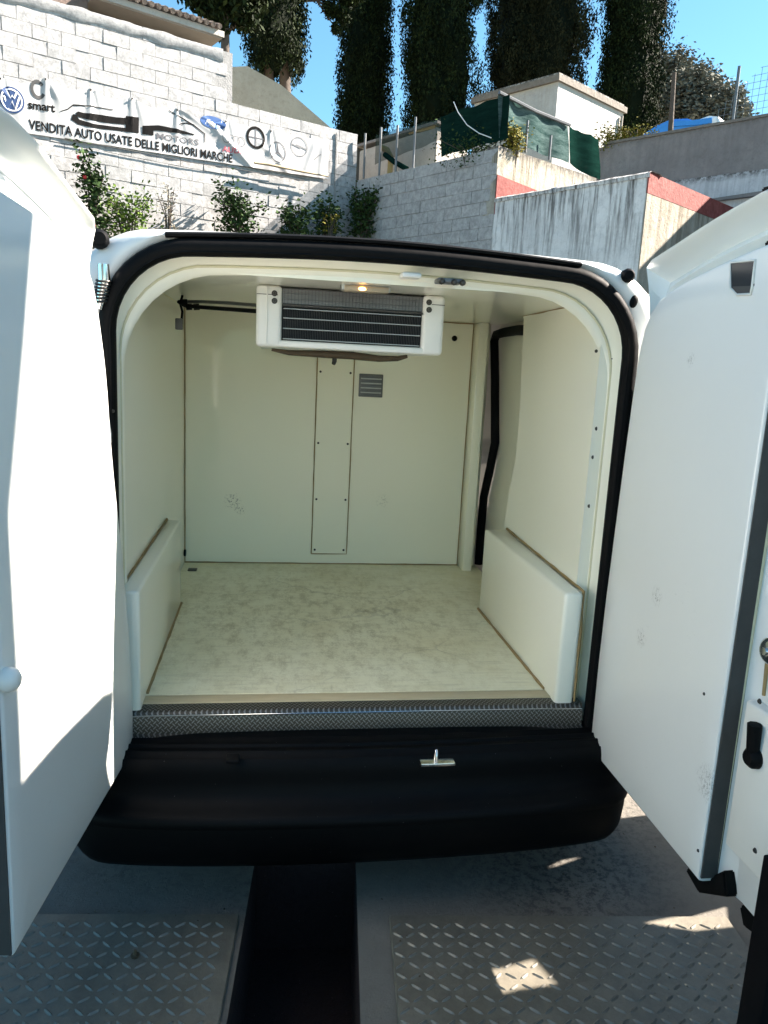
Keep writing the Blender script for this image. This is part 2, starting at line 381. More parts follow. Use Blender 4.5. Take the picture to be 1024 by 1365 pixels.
def leaves(P, size, asp=.5, up=.4, N=None):   # quads at points P with random directions
    n = len(P); d = RNG.normal(size=(n, 3)); d[:, 2] = np.abs(d[:, 2])*up*2 + up; d /= np.linalg.norm(d, axis=1)[:, None]
    e = RNG.normal(size=(n, 3)); e -= (e*d).sum(1)[:, None]*d; e /= np.linalg.norm(e, axis=1)[:, None]
    s = size*RNG.uniform(.6, 1.35, n)[:, None]; a = d*s; b = e*s*asp
    V = np.empty((n, 4, 3)); V[:, 0] = P-a*.5; V[:, 1] = P+b*.5; V[:, 2] = P+a*.5; V[:, 3] = P-b*.5
    return V.reshape(-1, 3)
# ------------------------------------------------------------------ vertical planes of the place
class Plane:
    def __init__(s, P0, ang):
        s.P0 = np.array(P0, float); a = math.radians(ang); s.u = np.array([math.sin(a), math.cos(a), 0]); s.n = np.cross(s.u, [0, 0, 1.])
        if s.n.dot(CAM-s.P0) < 0: s.n = -s.n          # n points to the viewer's side
        s.ang = ang
    def hit(s, x, y):
        d = ray(x, y); t = s.n.dot(s.P0-CAM)/s.n.dot(d); P = CAM+t*d; return float((P-s.P0).dot(s.u)), float(P[2])
    def p(s, a, z, off=0): 
        q = s.P0+s.u*a+s.n*off; return Vector((q[0], q[1], z))
Pc = far(475, 238, 16.0)
LW = Plane(Pc, 64); MW = Plane(Pc, -33)
s_c2 = MW.hit(665, 192)[0]; c2 = MW.p(s_c2, 0); s_c3 = MW.hit(866, 233)[0]; c3 = MW.p(s_c3, 0)
UR = Plane(c2, 58); SR = Plane(c3, 55)
# ================================================================== SETTING
BR = math.radians(-5.0)        # yard fittings stand 5 degrees off the van's axis
RB = Matrix.Rotation(BR, 4, 'Z')
def rb(x, y, z=0): return RB @ Vector((x, y, z))
PX0, PX1, PY0, PY1 = -.30, .0, -4.2, .10   # inspection pit
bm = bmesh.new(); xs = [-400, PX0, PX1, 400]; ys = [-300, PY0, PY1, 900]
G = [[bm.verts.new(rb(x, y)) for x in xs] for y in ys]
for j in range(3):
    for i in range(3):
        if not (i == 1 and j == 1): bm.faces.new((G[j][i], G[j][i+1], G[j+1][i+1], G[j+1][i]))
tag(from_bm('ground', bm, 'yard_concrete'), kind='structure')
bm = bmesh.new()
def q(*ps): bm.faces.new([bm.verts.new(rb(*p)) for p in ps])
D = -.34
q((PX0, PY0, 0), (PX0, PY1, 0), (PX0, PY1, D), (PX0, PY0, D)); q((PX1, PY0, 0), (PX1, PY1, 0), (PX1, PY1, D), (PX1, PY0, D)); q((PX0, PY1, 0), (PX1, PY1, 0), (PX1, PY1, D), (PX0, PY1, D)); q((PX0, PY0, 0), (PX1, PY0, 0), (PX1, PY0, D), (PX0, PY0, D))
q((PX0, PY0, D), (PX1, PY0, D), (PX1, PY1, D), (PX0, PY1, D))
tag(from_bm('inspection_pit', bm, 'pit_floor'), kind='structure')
# diamond tread plates
def tread_plate(x0, x1, y0, y1, label):
    root = empty('tread_plate', rb((x0+x1)/2, (y0+y1)/2), label, 'metal plate', 'steel tread plates on the ground')
    root.rotation_euler.z = BR; T = Matrix.Identity(4)
    w_, h_ = (x1-x0)/2, (y1-y0)/2
    b = bmesh.new(); bbox(b, -w_, w_, -h_, h_, .002, .014, .002, 1); from_bm('sheet', b, 'steel_plate', root)
    V = []; Fc = []; pitch = .0335; nx = int(2*w_/pitch); ny = int(2*h_/pitch)
    for i in range(nx):
        for j in range(ny):
            cx_ = -w_+(i+.5)*pitch; cy_ = -h_+(j+.5)*pitch; a = math.radians(36 if (i+j) % 2 else -36)+random.uniform(-.04, .04)
            ca, sa = math.cos(a), math.sin(a); L, W = .0162, .0038; k = len(V); hh = .0036
            for (px, py, pz) in ((-L, 0, 0), (-L*.5, -W, 0), (L*.5, -W, 0), (L, 0, 0), (L*.5, W, 0), (-L*.5, W, 0), (-L*.62, 0, hh), (L*.62, 0, hh)):
                V.append((cx_+px*ca-py*sa, cy_+px*sa+py*ca, .014+pz))
            Fc += [(k, k+1, k+6), (k+1, k+2, k+7, k+6), (k+2, k+3, k+7), (k+3, k+4, k+7), (k+4, k+5, k+6, k+7), (k+5, k, k+6)]
    me = bpy.data.meshes.new('tread_studs'); me.from_pydata(V, [], Fc); o = mesh_obj('tread_studs', me, 'stud_steel', root); o['kind'] = 'stuff'
    return root
tread_plate(-1.75, -.315, -1.75, -.185, 'worn steel diamond plate on the ground left of the dark pit')
tread_plate(.085, 1.02, -1.75, -.185, 'worn steel diamond plate on the ground right of the dark pit')
# brown dry leaf / bolt on the left plate
b = bmesh.new(); p = at(180, 1272, 2, .02)
lathe(b, (p[0], p[1], .014), (0, 0, 1), [(0, .010), (.004, .011), (.005, .005), (.016, .004), (.018, .002)], 8)
tag(from_bm('bolt', b, 'copper_stain', None, 40), 'small rusty bolt lying on the left tread plate', 'bolt')
# hillside and raised beds
def terrain():
    n = 60; V = []; Fc = []
    for j in range(n):
        for i in range(n):
            x = -40+110*i/(n-1); y = 14+90*j/(n-1)
            z = 4.4+.19*max(0, y-18)+.5*noise.noise(Vector((x*.15, y*.15, 0)))
            e = min(1, max(0, (y-14)/2.0)); V.append((x, y, z*e))
    for j in range(n-1):
        for i in range(n-1): k = j*n+i; Fc.append((k, k+1, k+n+1, k+n))
    return V, Fc
def slab_poly(name, pts, z0, z1, mat, kind=None):
    o = prism(name, [(p[0], p[1], z0) for p in pts], (0, 0, 1), z1-z0, mat)
    if kind: o['kind'] = kind
    return o
A = LW.p(-11, 0, -.25); B_ = LW.p(.15, 0, -.25); C_ = MW.p(s_c2, 0, -.3); UE = UR.p(5.2, 0, -.3)
slab_poly('terrace_ground', [A, B_, C_, UE, Vector((9.0, 13.2, 0)), Vector((16, 14, 0)), Vector((26, 60, 0)), Vector((-30, 60, 0)), Vector((-16, 9, 0))], -.1, 4.35, 'hill_earth', 'structure')
me = bpy.data.meshes.new('hillside'); V, Fc = [], []
nx, ny = 50, 40
for j in range(ny):
    for i in range(nx):
        x = -50+110*i/(nx-1); y = 20+70*j/(ny-1); z = 4.0+.14*(y-20)+.6*noise.noise(Vector((x*.12, y*.12, 3)))
        V.append((x, y, z if j else 0))
for j in range(ny-1):
    for i in range(nx-1): k = j*nx+i; Fc.append((k, k+1, k+nx+1, k+nx))
me.from_pydata(V, [], Fc); tag(mesh_obj('hillside', me, 'hill_earth'), kind='structure')
bed = [LW.p(-9, 0, .002), LW.p(0, 0, .002), LW.p(-.1, 0, 1.3), LW.p(-9, 0, 1.3)]
slab_poly('planting_bed', bed, -.1, 2.9, 'soil', 'structure')
# ------------------------------------------------------------------ block walls
BL, BH = .42, .203
blk_mesh = []
for k in range(6):
    b = bmesh.new(); bbox(b, -BL/2+.004, BL/2-.004, -.10, .0, -BH/2+.004, BH/2-.004)
    for v in b.verts: v.co += Vector((random.uniform(-.003, .003), random.uniform(-.004, .004), random.uniform(-.003, .003)))
    bmesh.ops.recalc_face_normals(b, faces=b.faces); m_ = bpy.data.meshes.new('block'); b.to_mesh(m_); b.free(); m_.materials.append(MATS['painted_block']); blk_mesh.append(m_)
def block_wall(plane, s0, s1, z0, topf, label, zmin_vis, s_vis, th=.25, z_phase=0.0):
    root = empty('block_wall', plane.p((s0+s1)/2, 0), label, 'wall')
    rz = math.atan2(plane.u[1], plane.u[0])
    # outward normal must be local -Y or +Y
    ly = np.array([-math.sin(rz), math.cos(rz)]); flip = 1 if ly.dot(plane.n[:2]) > 0 else -1
    cells = []; row = 0; z = z_phase
    while z < 9:
        z2 = z+BH; cz = z+BH/2
        off = (BL/2 if row % 2 else 0); a = math.floor(s0/BL)*BL-off
        while a < s1:
            l, r = max(a, s0), min(a+BL, s1)
            if r-l > .06 and cz < topf((l+r)/2) and cz > z0: cells.append((l, r, cz))
            a += BL
        z = z2; row += 1
    vis = [c for c in cells if c[2] > zmin_vis and c[0] < s_vis[1] and c[1] > s_vis[0]]
    vis.sort(key=lambda c: (Vector(plane.p((c[0]+c[1])/2, c[2]))-Vector(CAM)).length); keep = set(vis[:300])
    rest = bmesh.new(); k = 0
    for c in cells:
        ctr = plane.p((c[0]+c[1])/2, c[2], random.uniform(-.004, .004)); sx = (c[1]-c[0])/BL
        M = Matrix.Translation(ctr) @ Matrix.Rotation(rz, 4, 'Z') @ Matrix.Diagonal((sx, -1 if flip > 0 else 1, 1, 1))
        # mesh spans local y -.10..0: the face at y=-.10 must point back into the wall
        if flip > 0: M = Matrix.Translation(ctr) @ Matrix.Rotation(rz, 4, 'Z') @ Matrix.Diagonal((sx, 1, 1, 1))
        else: M = Matrix.Translation(ctr) @ Matrix.Rotation(rz+math.pi, 4, 'Z') @ Matrix.Diagonal((sx, 1, 1, 1))
        if c in keep:
            o = bpy.data.objects.new('block', blk_mesh[k % 6]); k += 1; COL.objects.link(o); o.parent = root
            o.matrix_parent_inverse = Matrix.Translation(root.location).inverted(); o.matrix_basis = M
        else:
            bbox(rest, -BL/2+.004, BL/2-.004, -.10, 0, -BH/2+.004, BH/2-.004, mtx=M)
    if len(rest.verts):
        o = from_bm('block_courses', rest, 'painted_block'); put(o, root); o['kind'] = 'stuff'
    else: rest.free()
    # mortar core, stepped by columns along the top
    core = bmesh.new(); n = 24
    for i in range(n):
        a, b2 = s0+(s1-s0)*i/n, s0+(s1-s0)*(i+1)/n
        zt = max([c[2]+BH/2 for c in cells if c[0] < b2 and c[1] > a] or [z0])-.012
        f_ = plane.p(a, z0, -.012), plane.p(b2, z0, -.012), plane.p(b2, z0, -th), plane.p(a, z0, -th)
        lo = [core.verts.new(v) for v in f_]; hi = [core.verts.new((v.x, v.y, zt)) for v in f_]
        core.faces.new(lo); core.faces.new(hi[::-1])
        for e in range(4): core.faces.new((lo[e], lo[(e+1) % 4], hi[(e+1) % 4], hi[e]))
    put(from_bm('mortar_core', core, 'mortar'), root)
    return root
zt_hi = LW.hit(297, 70)[1]; s_step = LW.hit(297, 100)[0]; zt_lo = LW.hit(400, 165)[1]
lw = block_wall(LW, -10.5, -.004, -.1, lambda s: zt_hi if s < s_step else zt_lo, 'tall white painted block wall behind the banner, stepped down at its right', 3.2, (-6.6, 0))
# rendered lip along the top of the upper part
b = bmesh.new(); rows = []
for i in range(90):
    s = -10.5+(s_step+10.5)*i/89; h = .05+.05*noise.noise(Vector((s*3, 0, 0)))
    rows.append([LW.p(s, zt_hi-.0, -.26), LW.p(s, zt_hi+h*.6, -.2), LW.p(s, zt_hi+h, -.1), LW.p(s, zt_hi+h*.8, .01), LW.p(s, zt_hi-.07-h*.8, .02), LW.p(s, zt_hi-.09-h, -.01)])
loft(b, rows); put(from_bm('coping', b, 'painted_block', None, 60), lw)
# buttress strips next to the inner corner
for px in (447,):
    s = LW.hit(px, 230)[0]
    o = prism('drain_strip', [LW.p(s-.015, 3, .004), LW.p(s+.015, 3, .004), LW.p(s+.015, zt_lo, .004), LW.p(s-.015, zt_lo, .004)], LW.n, .02, 'mortar'); put(o, lw)
z_mid = 5.085
block_wall(MW, s_c2, -.02, -.1, lambda s: z_mid+.03, 'white painted block wall right of the banner, below the green netting', 3.3, (-4, 0), z_phase=-.04)
# stained rendered wall, front and side
def wall_block(name, plane, s0, s1, z0, z1, th, mat, label=None, cat='wall', parent=None):
    o = prism(name, [plane.p(s0, z0), plane.p(s1, z0), plane.p(s1, z1), plane.p(s0, z1)], -plane.n, th, mat, None)
    if label: tag(o, label, cat)
    if parent is not None: put(o, parent)
    return o
zs = 4.24
sw = empty('stained_wall', c3, 'low white rendered wall streaked with black mould, red band on its side', 'wall')
wall_block('front_face', MW, s_c3+.018, s_c2-.002, -.1, zs, .28, 'stained_plaster', parent=sw)
wall_block('side_face', SR, -.004, 4.6, -.1, zs-.26, .02, 'warm_plaster', parent=sw)
wall_block('side_core', SR, .32, 4.6, -.1, zs-.01, .25, 'warm_plaster', parent=sw).location
for o in sw.children:
    if o.name.startswith('side_core'): o.matrix_basis = Matrix.Translation(Vector(-SR.n)*.022)
o = prism('red_band', [SR.p(-.006, zs-.255, .003), SR.p(4.6, zs-.255, .003), SR.p(4.6, zs+.02, .003), SR.p(-.006, zs+.02, .003)], -SR.n, .024, 'red_paint'); put(o, sw)
b = bmesh.new(); rows = []
for i in range(60):
    s = s_c3-.02+(s_c2-s_c3)*i/59; h = .03+.02*noise.noise(Vector((s*4, 5, 0)))
    rows.append([MW.p(s, zs+.004, -.3), MW.p(s, zs+h, -.27), MW.p(s, zs+h, -.03), MW.p(s, zs+.002, .025), MW.p(s, zs-.03-h*.6, .02), MW.p(s, zs-.035-h*.6, -.01)])
loft(b, rows); put(from_bm('coping', b, 'stained_plaster', None, 60), sw)
# terrace wall going right-away from the block wall's corner
tw = empty('terrace_wall', c2, 'yellowed rendered wall with red strip at its foot, below the pale netting', 'wall')
wall_block('wall_face', UR, .0, 4.6, 4.0, 5.07, .25, 'terrace_plaster', parent=tw)
o = prism('red_band', [UR.p(.0, 4.0, .004), UR.p(1.9, 4.0, .004), UR.p(1.9, 4.50, .004), UR.p(0, 4.62, .004)], UR.n, .02, 'red_paint'); put(o, tw)
slab_poly('terrace_floor', [MW.p(s_c2, 0, -.02), MW.p(s_c3+.02, 0, -.05), SR.p(4.6, 0, -.05), UR.p(4.6, 0, .01)], 0, 3.9, 'stained_plaster', 'structure')
# grey retaining wall
GP = far(805, 195, 18.0); GW = Plane(GP, -38)
gw = empty('retaining_wall', GP, 'long smooth grey retaining wall above the white one, blue sheet behind it', 'wall')
wall_block('upper_wall', GW, -9, 0, 5.42, 6.33, .3, 'grey_plaster', parent=gw)
wall_block('upper_return', Plane(GP, 56), 0.003, 5, 4, 6.3, .3, 'grey_plaster', parent=gw)
o = prism('coping', [GW.p(-9, 6.333, .03), GW.p(0, 6.333, .03), GW.p(0, 6.333, -.33), GW.p(-9, 6.333, -.33)], (0, 0, 1), .05, 'roof_edge'); put(o, gw)
wall_block('lower_wall', GW, -9, -.3, -.1, 5.417, .24, 'white_plaster', parent=gw)
slab_poly('upper_terrace', [GW.p(-9, 0, -.31), GW.p(0, 0, -.31), GW.p(0, 0, -12), GW.p(-9, 0, -12)], 0, 5.9, 'hill_earth', 'structure')
# small dark ledge board
gp1, gp2 = GW.hit(935, 270), GW.hit(1000, 262)
o = prism('ledge', [GW.p(gp1[0], gp1[1]-.02, .002), GW.p(gp2[0]-1.2, gp2[1]-.01, .002), GW.p(gp2[0]-1.2, gp2[1]+.09, .002), GW.p(gp1[0], gp1[1]+.02, .002)], GW.n, .12, 'grey_plaster'); put(o, gw)
# neighbouring building to the right: throws the shade on the stained wall's side
h1 = SR.hit(884, 326); p1 = SR.p(*h1); NX = 9.3; NH = h1[1]+SUN[2]/SUN[0]*(NX-p1.x)
nb = empty('neighbour_building', (NX+2, 7, 0), 'plain rendered building beyond the right side of the yard', 'building')
put(box('walls', NX, NX+5, 3.5, 10.9, -.1, NH-.12, 'taupe_plaster', None, 0), nb); put(box('roof_slab', NX-.004, NX+5.2, 3.3, 11.0, NH-.117, NH, 'roof_edge', None, 0), nb)
# white house behind
HP = far(745, 105, 23.0); HL = Plane(HP, -36); HR = Plane(HP, 56)
hs = empty('flat_roofed_house', (HP[0], HP[1], 6), 'small white flat roofed house above the netting, cypresses behind', 'house')
zr = 9.33
b = bmesh.new(); c0 = HL.p(0, 0); c1 = HL.p(2.95, 0); cR = HR.p(3.35, 0); cB = c1+(cR-c0)
base = [c0, c1, cB, cR]
o = prism('walls', [(p.x, p.y, 4.5) for p in base], (0, 0, 1), zr-4.5, 'house_plaster'); put(o, hs)
cen = sum(base, Vector())/4
o = prism('roof_slab', [(cen.x+(p.x-cen.x)*1.05, cen.y+(p.y-cen.y)*1.05, zr+.003) for p in base], (0, 0, 1), .16, 'roof_edge'); put(o, hs)
o = prism('roof_gravel', [(cen.x+(p.x-cen.x)*1.0, cen.y+(p.y-cen.y)*1.0, zr+.166) for p in base], (0, 0, 1), .07, 'taupe_plaster'); put(o, hs)
o = tube_obj('downpipe', [HR.p(3.2, 4.6, .06), HR.p(3.2, 9.2, .06)], .045, 'soffit'); put(o, hs)
# beige stair house behind the left wall
BPl = Plane(far(440, 175, 21), 84); 
def bh(px, py): s_, z_ = BPl.hit(px, py); return BPl.p(s_, z_)
poly = [bh(285, 90), bh(330, 88), bh(375, 113), bh(450, 178), bh(450, 330), bh(285, 330)]
o = prism('beige_gable_wall', poly, -BPl.n, 3.0, 'beige_plaster'); tag(o, 'beige rendered gable wall with sloping top behind the cypress trunks', 'wall')
# brown house upper left with tiled eave
hb = empty('tiled_house', LW.p(-6, 5, -3), 'brown house with a dark tiled eave above the white wall', 'house')
HW = Plane(LW.p(0, 0, -1.2), 62)
e1 = HW.hit(118, 0); e2 = HW.hit(282, 55)
sE = e2[0]; zE = e2[1]
s_br = HW.hit(117, 15)[0]
wall_block('brown_wall', HW, s_br-6, s_br, 4.4, zE+1.6, .3, 'brown_plaster', parent=hb)
wall_block('taupe_wall', Plane(HW.p(0, 0, -.25), 62), s_br-.02, sE-.15, 4.4, zE-.02, .3, 'taupe_plaster', parent=hb)
wall_block('side_wall', Plane(HW.p(sE-.16, 0, -.3), -28), 0, 4, 4.4, zE-.02, .3, 'taupe_plaster', parent=hb)
o = prism('soffit_board', [HW.p(s_br+.004, zE, .25), HW.p(sE+.1, zE, .25), HW.p(sE+.1, zE, -4), HW.p(s_br+.004, zE, -4)], (0, 0, 1), .07, 'soffit'); put(o, hb)
o = prism('fascia', [HW.p(s_br+.004, zE+.02, .28), HW.p(sE+.13, zE+.02, .28), HW.p(sE+.13, zE+.12, .28), HW.p(s_br+.004, zE+.12, .28)], -HW.n, .028, 'taupe_plaster'); put(o, hb)
s = s_br+.1
while s < sE+.1:
    b = bmesh.new(); p0 = HW.p(s, zE+.15, .36); d_ = Vector((-HW.n[0], -HW.n[1], .32)).normalized()
    tube(b, [p0, p0+d_*4], .05, 6); put(from_bm('roof_tile_row', b, 'terracotta', None, 60), hb); s += .125
# ------------------------------------------------------------------ banner
s0b, s1b = LW.hit(-60, 130)[0], LW.hit(438, 200)[0]
def btop(s):   # top edge height, scalloped between eyelets
    t = (s-s0b)/(s1b-s0b)
    px = [(0, 103), (60, 104), (120, 118), (175, 130), (235, 145), (300, 160), (360, 173), (438, 187)]
    zl = [LW.hit(x, y) for x, y in px]
    if s <= zl[0][0]: z = zl[0][1]
    else:
        z = zl[-1][1]
        for (a, za), (b2, zb) in zip(zl, zl[1:]):
            if a <= s <= b2:
                q_ = (s-a)/(b2-a); z = za+(zb-za)*q_-.085*math.sin(math.pi*q_)**1.0*(1 if b2 < -2.6 else .35); break
    return z
zbl, zbr = LW.hit(90, 186), LW.hit(430, 238)
def bbot(s): return zbl[1]+(s-zbl[0])/(zbr[0]-zbl[0])*(zbr[1]-zbl[1])
eyes = [LW.hit(x, y) for x, y in ((0, 103), (60, 104), (120, 118), (175, 130), (235, 145), (300, 160), (360, 173))]
def bfold(s, z):   # how far the cloth stands off the wall
    d = .03+.008*noise.noise(Vector((s*2.0, z*2.5, 1)))*2
    for (a, za) in eyes:
        dz = za-z; dx = s-a
        if dz > -.1:
            w_ = .05+.30*max(dz, 0); r_ = math.exp(-(dx/w_)**2); d += r_*.020*math.exp(-max(dz, 0)*1.6)*math.cos(dx/w_*4.5)
    # long diagonal folds at the right end
    for (ax, az_, bx_, bz_, am) in DF:
        L = math.hypot(bx_-ax, bz_-az_); ux, uz = (bx_-ax)/L, (bz_-az_)/L
        t = (s-ax)*ux+(z-az_)*uz; pr = abs((s-ax)*uz-(z-az_)*ux)
        if -.1 < t < L+.1: d += .45*am*math.exp(-(pr/.045)**2)*min(1, max(0, (t+.1)/.2))*min(1, max(0, (L+.1-t)/.2))
    return d
DF = []
for x0_, y0_, x1_, y1_, am in ((280, 165, 345, 235, .05), (262, 150, 330, 215, .03), (235, 142, 300, 190, .025), (345, 190, 385, 232, .035), (420, 190, 405, 232, .03), (430, 195, 425, 235, .03), (60, 105, 80, 135, .03), (175, 128, 168, 150, .03), (238, 145, 262, 160, .03)):
    a, b2 = LW.hit(x0_, y0_), LW.hit(x1_, y1_); DF.append((a[0], a[1], b2[0], b2[1], am))
def bpt(s, z, off=0): return LW.p(s, z, bfold(s, z)+off)
bn = empty('banner', LW.p((s0b+s1b)/2, 4.7, .03), 'long white advertising banner with black lettering tied on the block wall', 'banner')
b = bmesh.new(); NS, NZ = 220, 34
loft(b, [[bpt(s0b+(s1b-s0b)*i/NS, bbot(s0b+(s1b-s0b)*i/NS)+(btop(s0b+(s1b-s0b)*i/NS)-bbot(s0b+(s1b-s0b)*i/NS))*j/NZ) for j in range(NZ+1)] for i in range(NS+1)])
put(from_bm('vinyl_sheet', b, 'banner_vinyl', None, 180), bn)
def bn_part(name, bm, mat):   # flat shapes given in (s, z) as x, y: subdivide, then lay them on the cloth
    for v in bm.verts: v.co = bpt(v.co.x, v.co.y, .006+v.co.z)
    me = bpy.data.meshes.new(name); bm.to_mesh(me); bm.free()
    return put(mesh_obj(name, me, mat), bn)
def text_bm(txt, x0, y0, x1, y1, hpx, shear=0, bold=0, wide=True):
    """Lettering from photo point (x0,y0) to (x1,y1) along its baseline, capitals hpx tall."""
    cu = bpy.data.curves.new('t', 'FONT'); cu.body = txt; cu.size = 1; cu.shear = shear; cu.offset = bold; cu.resolution_u = 3
    to = bpy.data.objects.new('t', cu); COL.objects.link(to); dg = bpy.context.evaluated_depsgraph_get(); me = to.evaluated_get(dg).to_mesh()
    bm = bmesh.new(); bm.from_mesh(me); to.evaluated_get(dg).to_mesh_clear(); bpy.data.objects.remove(to); bpy.data.curves.remove(cu)
    xs_ = [v.co.x for v in bm.verts]; mn, mx = min(xs_), max(xs_)
    A_, B2 = LW.hit(x0, y0), LW.hit(x1, y1); H_ = LW.hit((x0+x1)/2, (y0+y1)/2-hpx)[1]-LW.hit((x0+x1)/2, (y0+y1)/2)[1]
    bmesh.ops.triangulate(bm, faces=bm.faces)
    es = [e for e in bm.edges if e.calc_length() > .25]
    if es: bmesh.ops.subdivide_edges(bm, edges=es, cuts=2)
    k = (B2[0]-A_[0])/(mx-mn)
    for v in bm.verts:
        t = (v.co.x-mn)/(mx-mn); v.co = Vector((A_[0]+(v.co.x-mn)*k, A_[1]+(B2[1]-A_[1])*t+v.co.y*H_/.7, 0))
    return bm
def ring_bm(cx_, cy_, rx, ry, wf=.2, seg=28, a0=0, a1=360, fill=False):
    """Ellipse ring round a photo point; radii in photo pixels."""
    c_ = LW.hit(cx_, cy_); ks = abs(LW.hit(cx_+rx, cy_+rx*.22)[0]-c_[0]); kz = abs(LW.hit(cx_, cy_-ry)[1]-c_[1])
    bm = bmesh.new(); o_, i_ = [], []
    for k in range(seg+1):
        a = math.radians(a0+(a1-a0)*k/seg); o_.append(bm.verts.new((c_[0]+math.cos(a)*ks, c_[1]+math.sin(a)*kz, 0))); f_ = 0.02 if fill else 1-wf
        i_.append(bm.verts.new((c_[0]+math.cos(a)*ks*f_, c_[1]+math.sin(a)*kz*f_, 0)))
    for k in range(seg): bm.faces.new((o_[k], o_[k+1], i_[k+1], i_[k]))
    return bm
def stroke_bm(pts, w0):   # pts photo pixels; w in px (list or number)
    bm = bmesh.new(); P = []
    for i, (x, y) in enumerate(pts):
        a = pts[max(i-1, 0)]; c = pts[min(i+1, len(pts)-1)]; dx, dy = c[0]-a[0], c[1]-a[1]; L = math.hypot(dx, dy) or 1; w_ = w0[i] if isinstance(w0, (list, tuple)) else w0
        nx_, ny_ = -dy/L*w_/2, dx/L*w_/2; p1, p2 = LW.hit(x+nx_, y+ny_), LW.hit(x-nx_, y-ny_); P.append((bm.verts.new((p1[0], p1[1], 0)), bm.verts.new((p2[0], p2[1], 0))))
    for (a, b2), (c, d_) in zip(P, P[1:]): bm.faces.new((a, b2, d_, c))
    es = [e for e in bm.edges if e.calc_length() > .12]
    bmesh.ops.subdivide_edges(bm, edges=es, cuts=3, use_grid_fill=True); return bm
def poly_bm(pts):
    bm = bmesh.new(); bm.faces.new([bm.verts.new((*LW.hit(x, y), 0)) for x, y in pts]); bmesh.ops.triangulate(bm, faces=bm.faces)
    bmesh.ops.subdivide_edges(bm, edges=[e for e in bm.edges if e.calc_length() > .15], cuts=3); bmesh.ops.triangulate(bm, faces=bm.faces); return bm
bn_part('lettering', text_bm('VENDITA AUTO USATE DELLE MIGLIORI MARCHE', 38, 172, 309, 217, 11.5, 0, .022), 'ink_black')
bn_part('lettering', text_bm('smart', 37, 145, 73, 150, 11, 0, .03), 'ink_black')
bn_part('lettering', text_bm('MOTORS', 208, 185, 264, 194, 7.5, 0, .01), 'ink_grey')
bn_part('lettering', text_bm('AUDI', 295, 202, 320, 206, 7, 0, .02), 'ink_red')
bn_part('emblem', ring_bm(50, 120, 10, 13, .38, 24, 40, 335), 'ink_dark_grey')
# round emblem far left: blue disc, white ring and letters
bn_part('emblem', ring_bm(15, 134, 17, 17.5, fill=True), 'ink_dark_blue')
bm = ring_bm(15, 134, 14.6, 15, .13)
for v in bm.verts: v.co.z = .003
bn_part('emblem_ring', bm, 'ink_white')
for pts in ([(8, 122), (13, 132), (15.5, 128), (18, 132), (22.5, 123)], [(5, 128), (11, 145), (15.5, 135.5), (20, 147), (25.5, 130)]):
    bm = stroke_bm(pts, 2.6)
    for v in bm.verts: v.co.z = .004
    bn_part('emblem_letter', bm, 'ink_white')
# car silhouette mark
bn_part('car_mark', stroke_bm([(183, 163), (166, 162), (140, 160), (118, 156.5), (103, 152.5), (101, 153)], [10, 9, 8, 7.5, 7, 4]), 'ink_black')
bn_part('car_mark', stroke_bm([(99, 153), (98, 158), (104, 163), (122, 168), (150, 171.5), (172, 174)], [5, 9, 7, 5.5, 5, 5]), 'ink_black')
bn_part('car_mark', poly_bm([(167, 155), (184.5, 157), (184.5, 178), (167, 176)]), 'ink_black')
bn_part('car_mark', stroke_bm([(101, 152), (125, 154.5), (150, 158.5), (170, 162)], [4, 4.5, 5, 4]), 'ink_black')
bn_part('car_mark', poly_bm([(189, 168), (204, 170), (204, 181), (189, 179)]), 'ink_black')
bn_part('car_mark', stroke_bm([(190, 171), (210, 171), (235, 175), (258, 180)], [6, 7, 5.5, 1.2]), 'ink_black')
bn_part('car_mark', stroke_bm([(80, 149), (90, 146), (97, 140.5), (120, 142), (150, 147)], [1, 1.4, 1.8, 1.4, 1]), 'ink_black')
bn_part('car_mark', stroke_bm([(224, 148), (240, 157), (258, 168), (272, 179), (272, 190)], [1, 1.5, 1.6, 1.4, .6]), 'ink_black')
bn_part('car_mark', stroke_bm([(238, 166), (246, 164.5), (258, 167)], 1.4), 'ink_black')
bn_part('emblem', ring_bm(283, 164, 17, 8.5, fill=True), 'ink_blue')
bm = text_bm('Ford', 272, 166, 295, 170, 7, .4, .0)
for v in bm.verts: v.co.z = .003
bn_part('emblem_letter', bm, 'ink_white')
for k in range(4): bn_part('emblem_ring', ring_bm(300+k*7.0, 185+k*1.4, 5.2, 6.5, .14), 'ink_faint')
bn_part('emblem', ring_bm(340, 184, 12.5, 15, .25), 'ink_black')
bn_part('emblem', stroke_bm([(340, 172), (340, 196)], 1.2), 'ink_grey'); bn_part('emblem', stroke_bm([(330, 182), (350, 186)], 1.2), 'ink_grey')
bn_part('emblem', ring_bm(369, 203, 11, 14, .09), 'ink_grey')
for a, b2 in (((369, 203), (369, 190)), ((369, 203), (360, 211)), ((369, 203), (378, 213))): bn_part('emblem', stroke_bm([a, b2], [2.4, .6]), 'ink_grey')
bn_part('emblem', ring_bm(398, 196, 11, 13, .08), 'ink_faint'); bn_part('emblem', stroke_bm([(388, 192), (400, 198), (394, 193), (408, 200)], 1.4), 'ink_faint')
bn_part('emblem', stroke_bm([(418, 213), (426, 206), (432, 209)], 1.2), 'ink_faint')
# tie cord along the lower edge and eyelet pegs
cp = [LW.hit(x, y) for x, y in ((85, 183), (130, 192), (190, 203), (250, 215), (300, 222), (340, 229), (405, 240))]
tube_obj('tie_cord', [LW.p(a, z-.02, .05) for a, z in cp], .007, 'grey_rubber', None, 5); put(bpy.data.objects['tie_cord'], bn)
for i, (a, za) in enumerate(eyes):
    o = lathe_obj('eyelet', bpt(a, za-.03, .0), LW.n, [(0, .016), (.012, .014)], 'dark_screw', None, 8); put(o, bn)
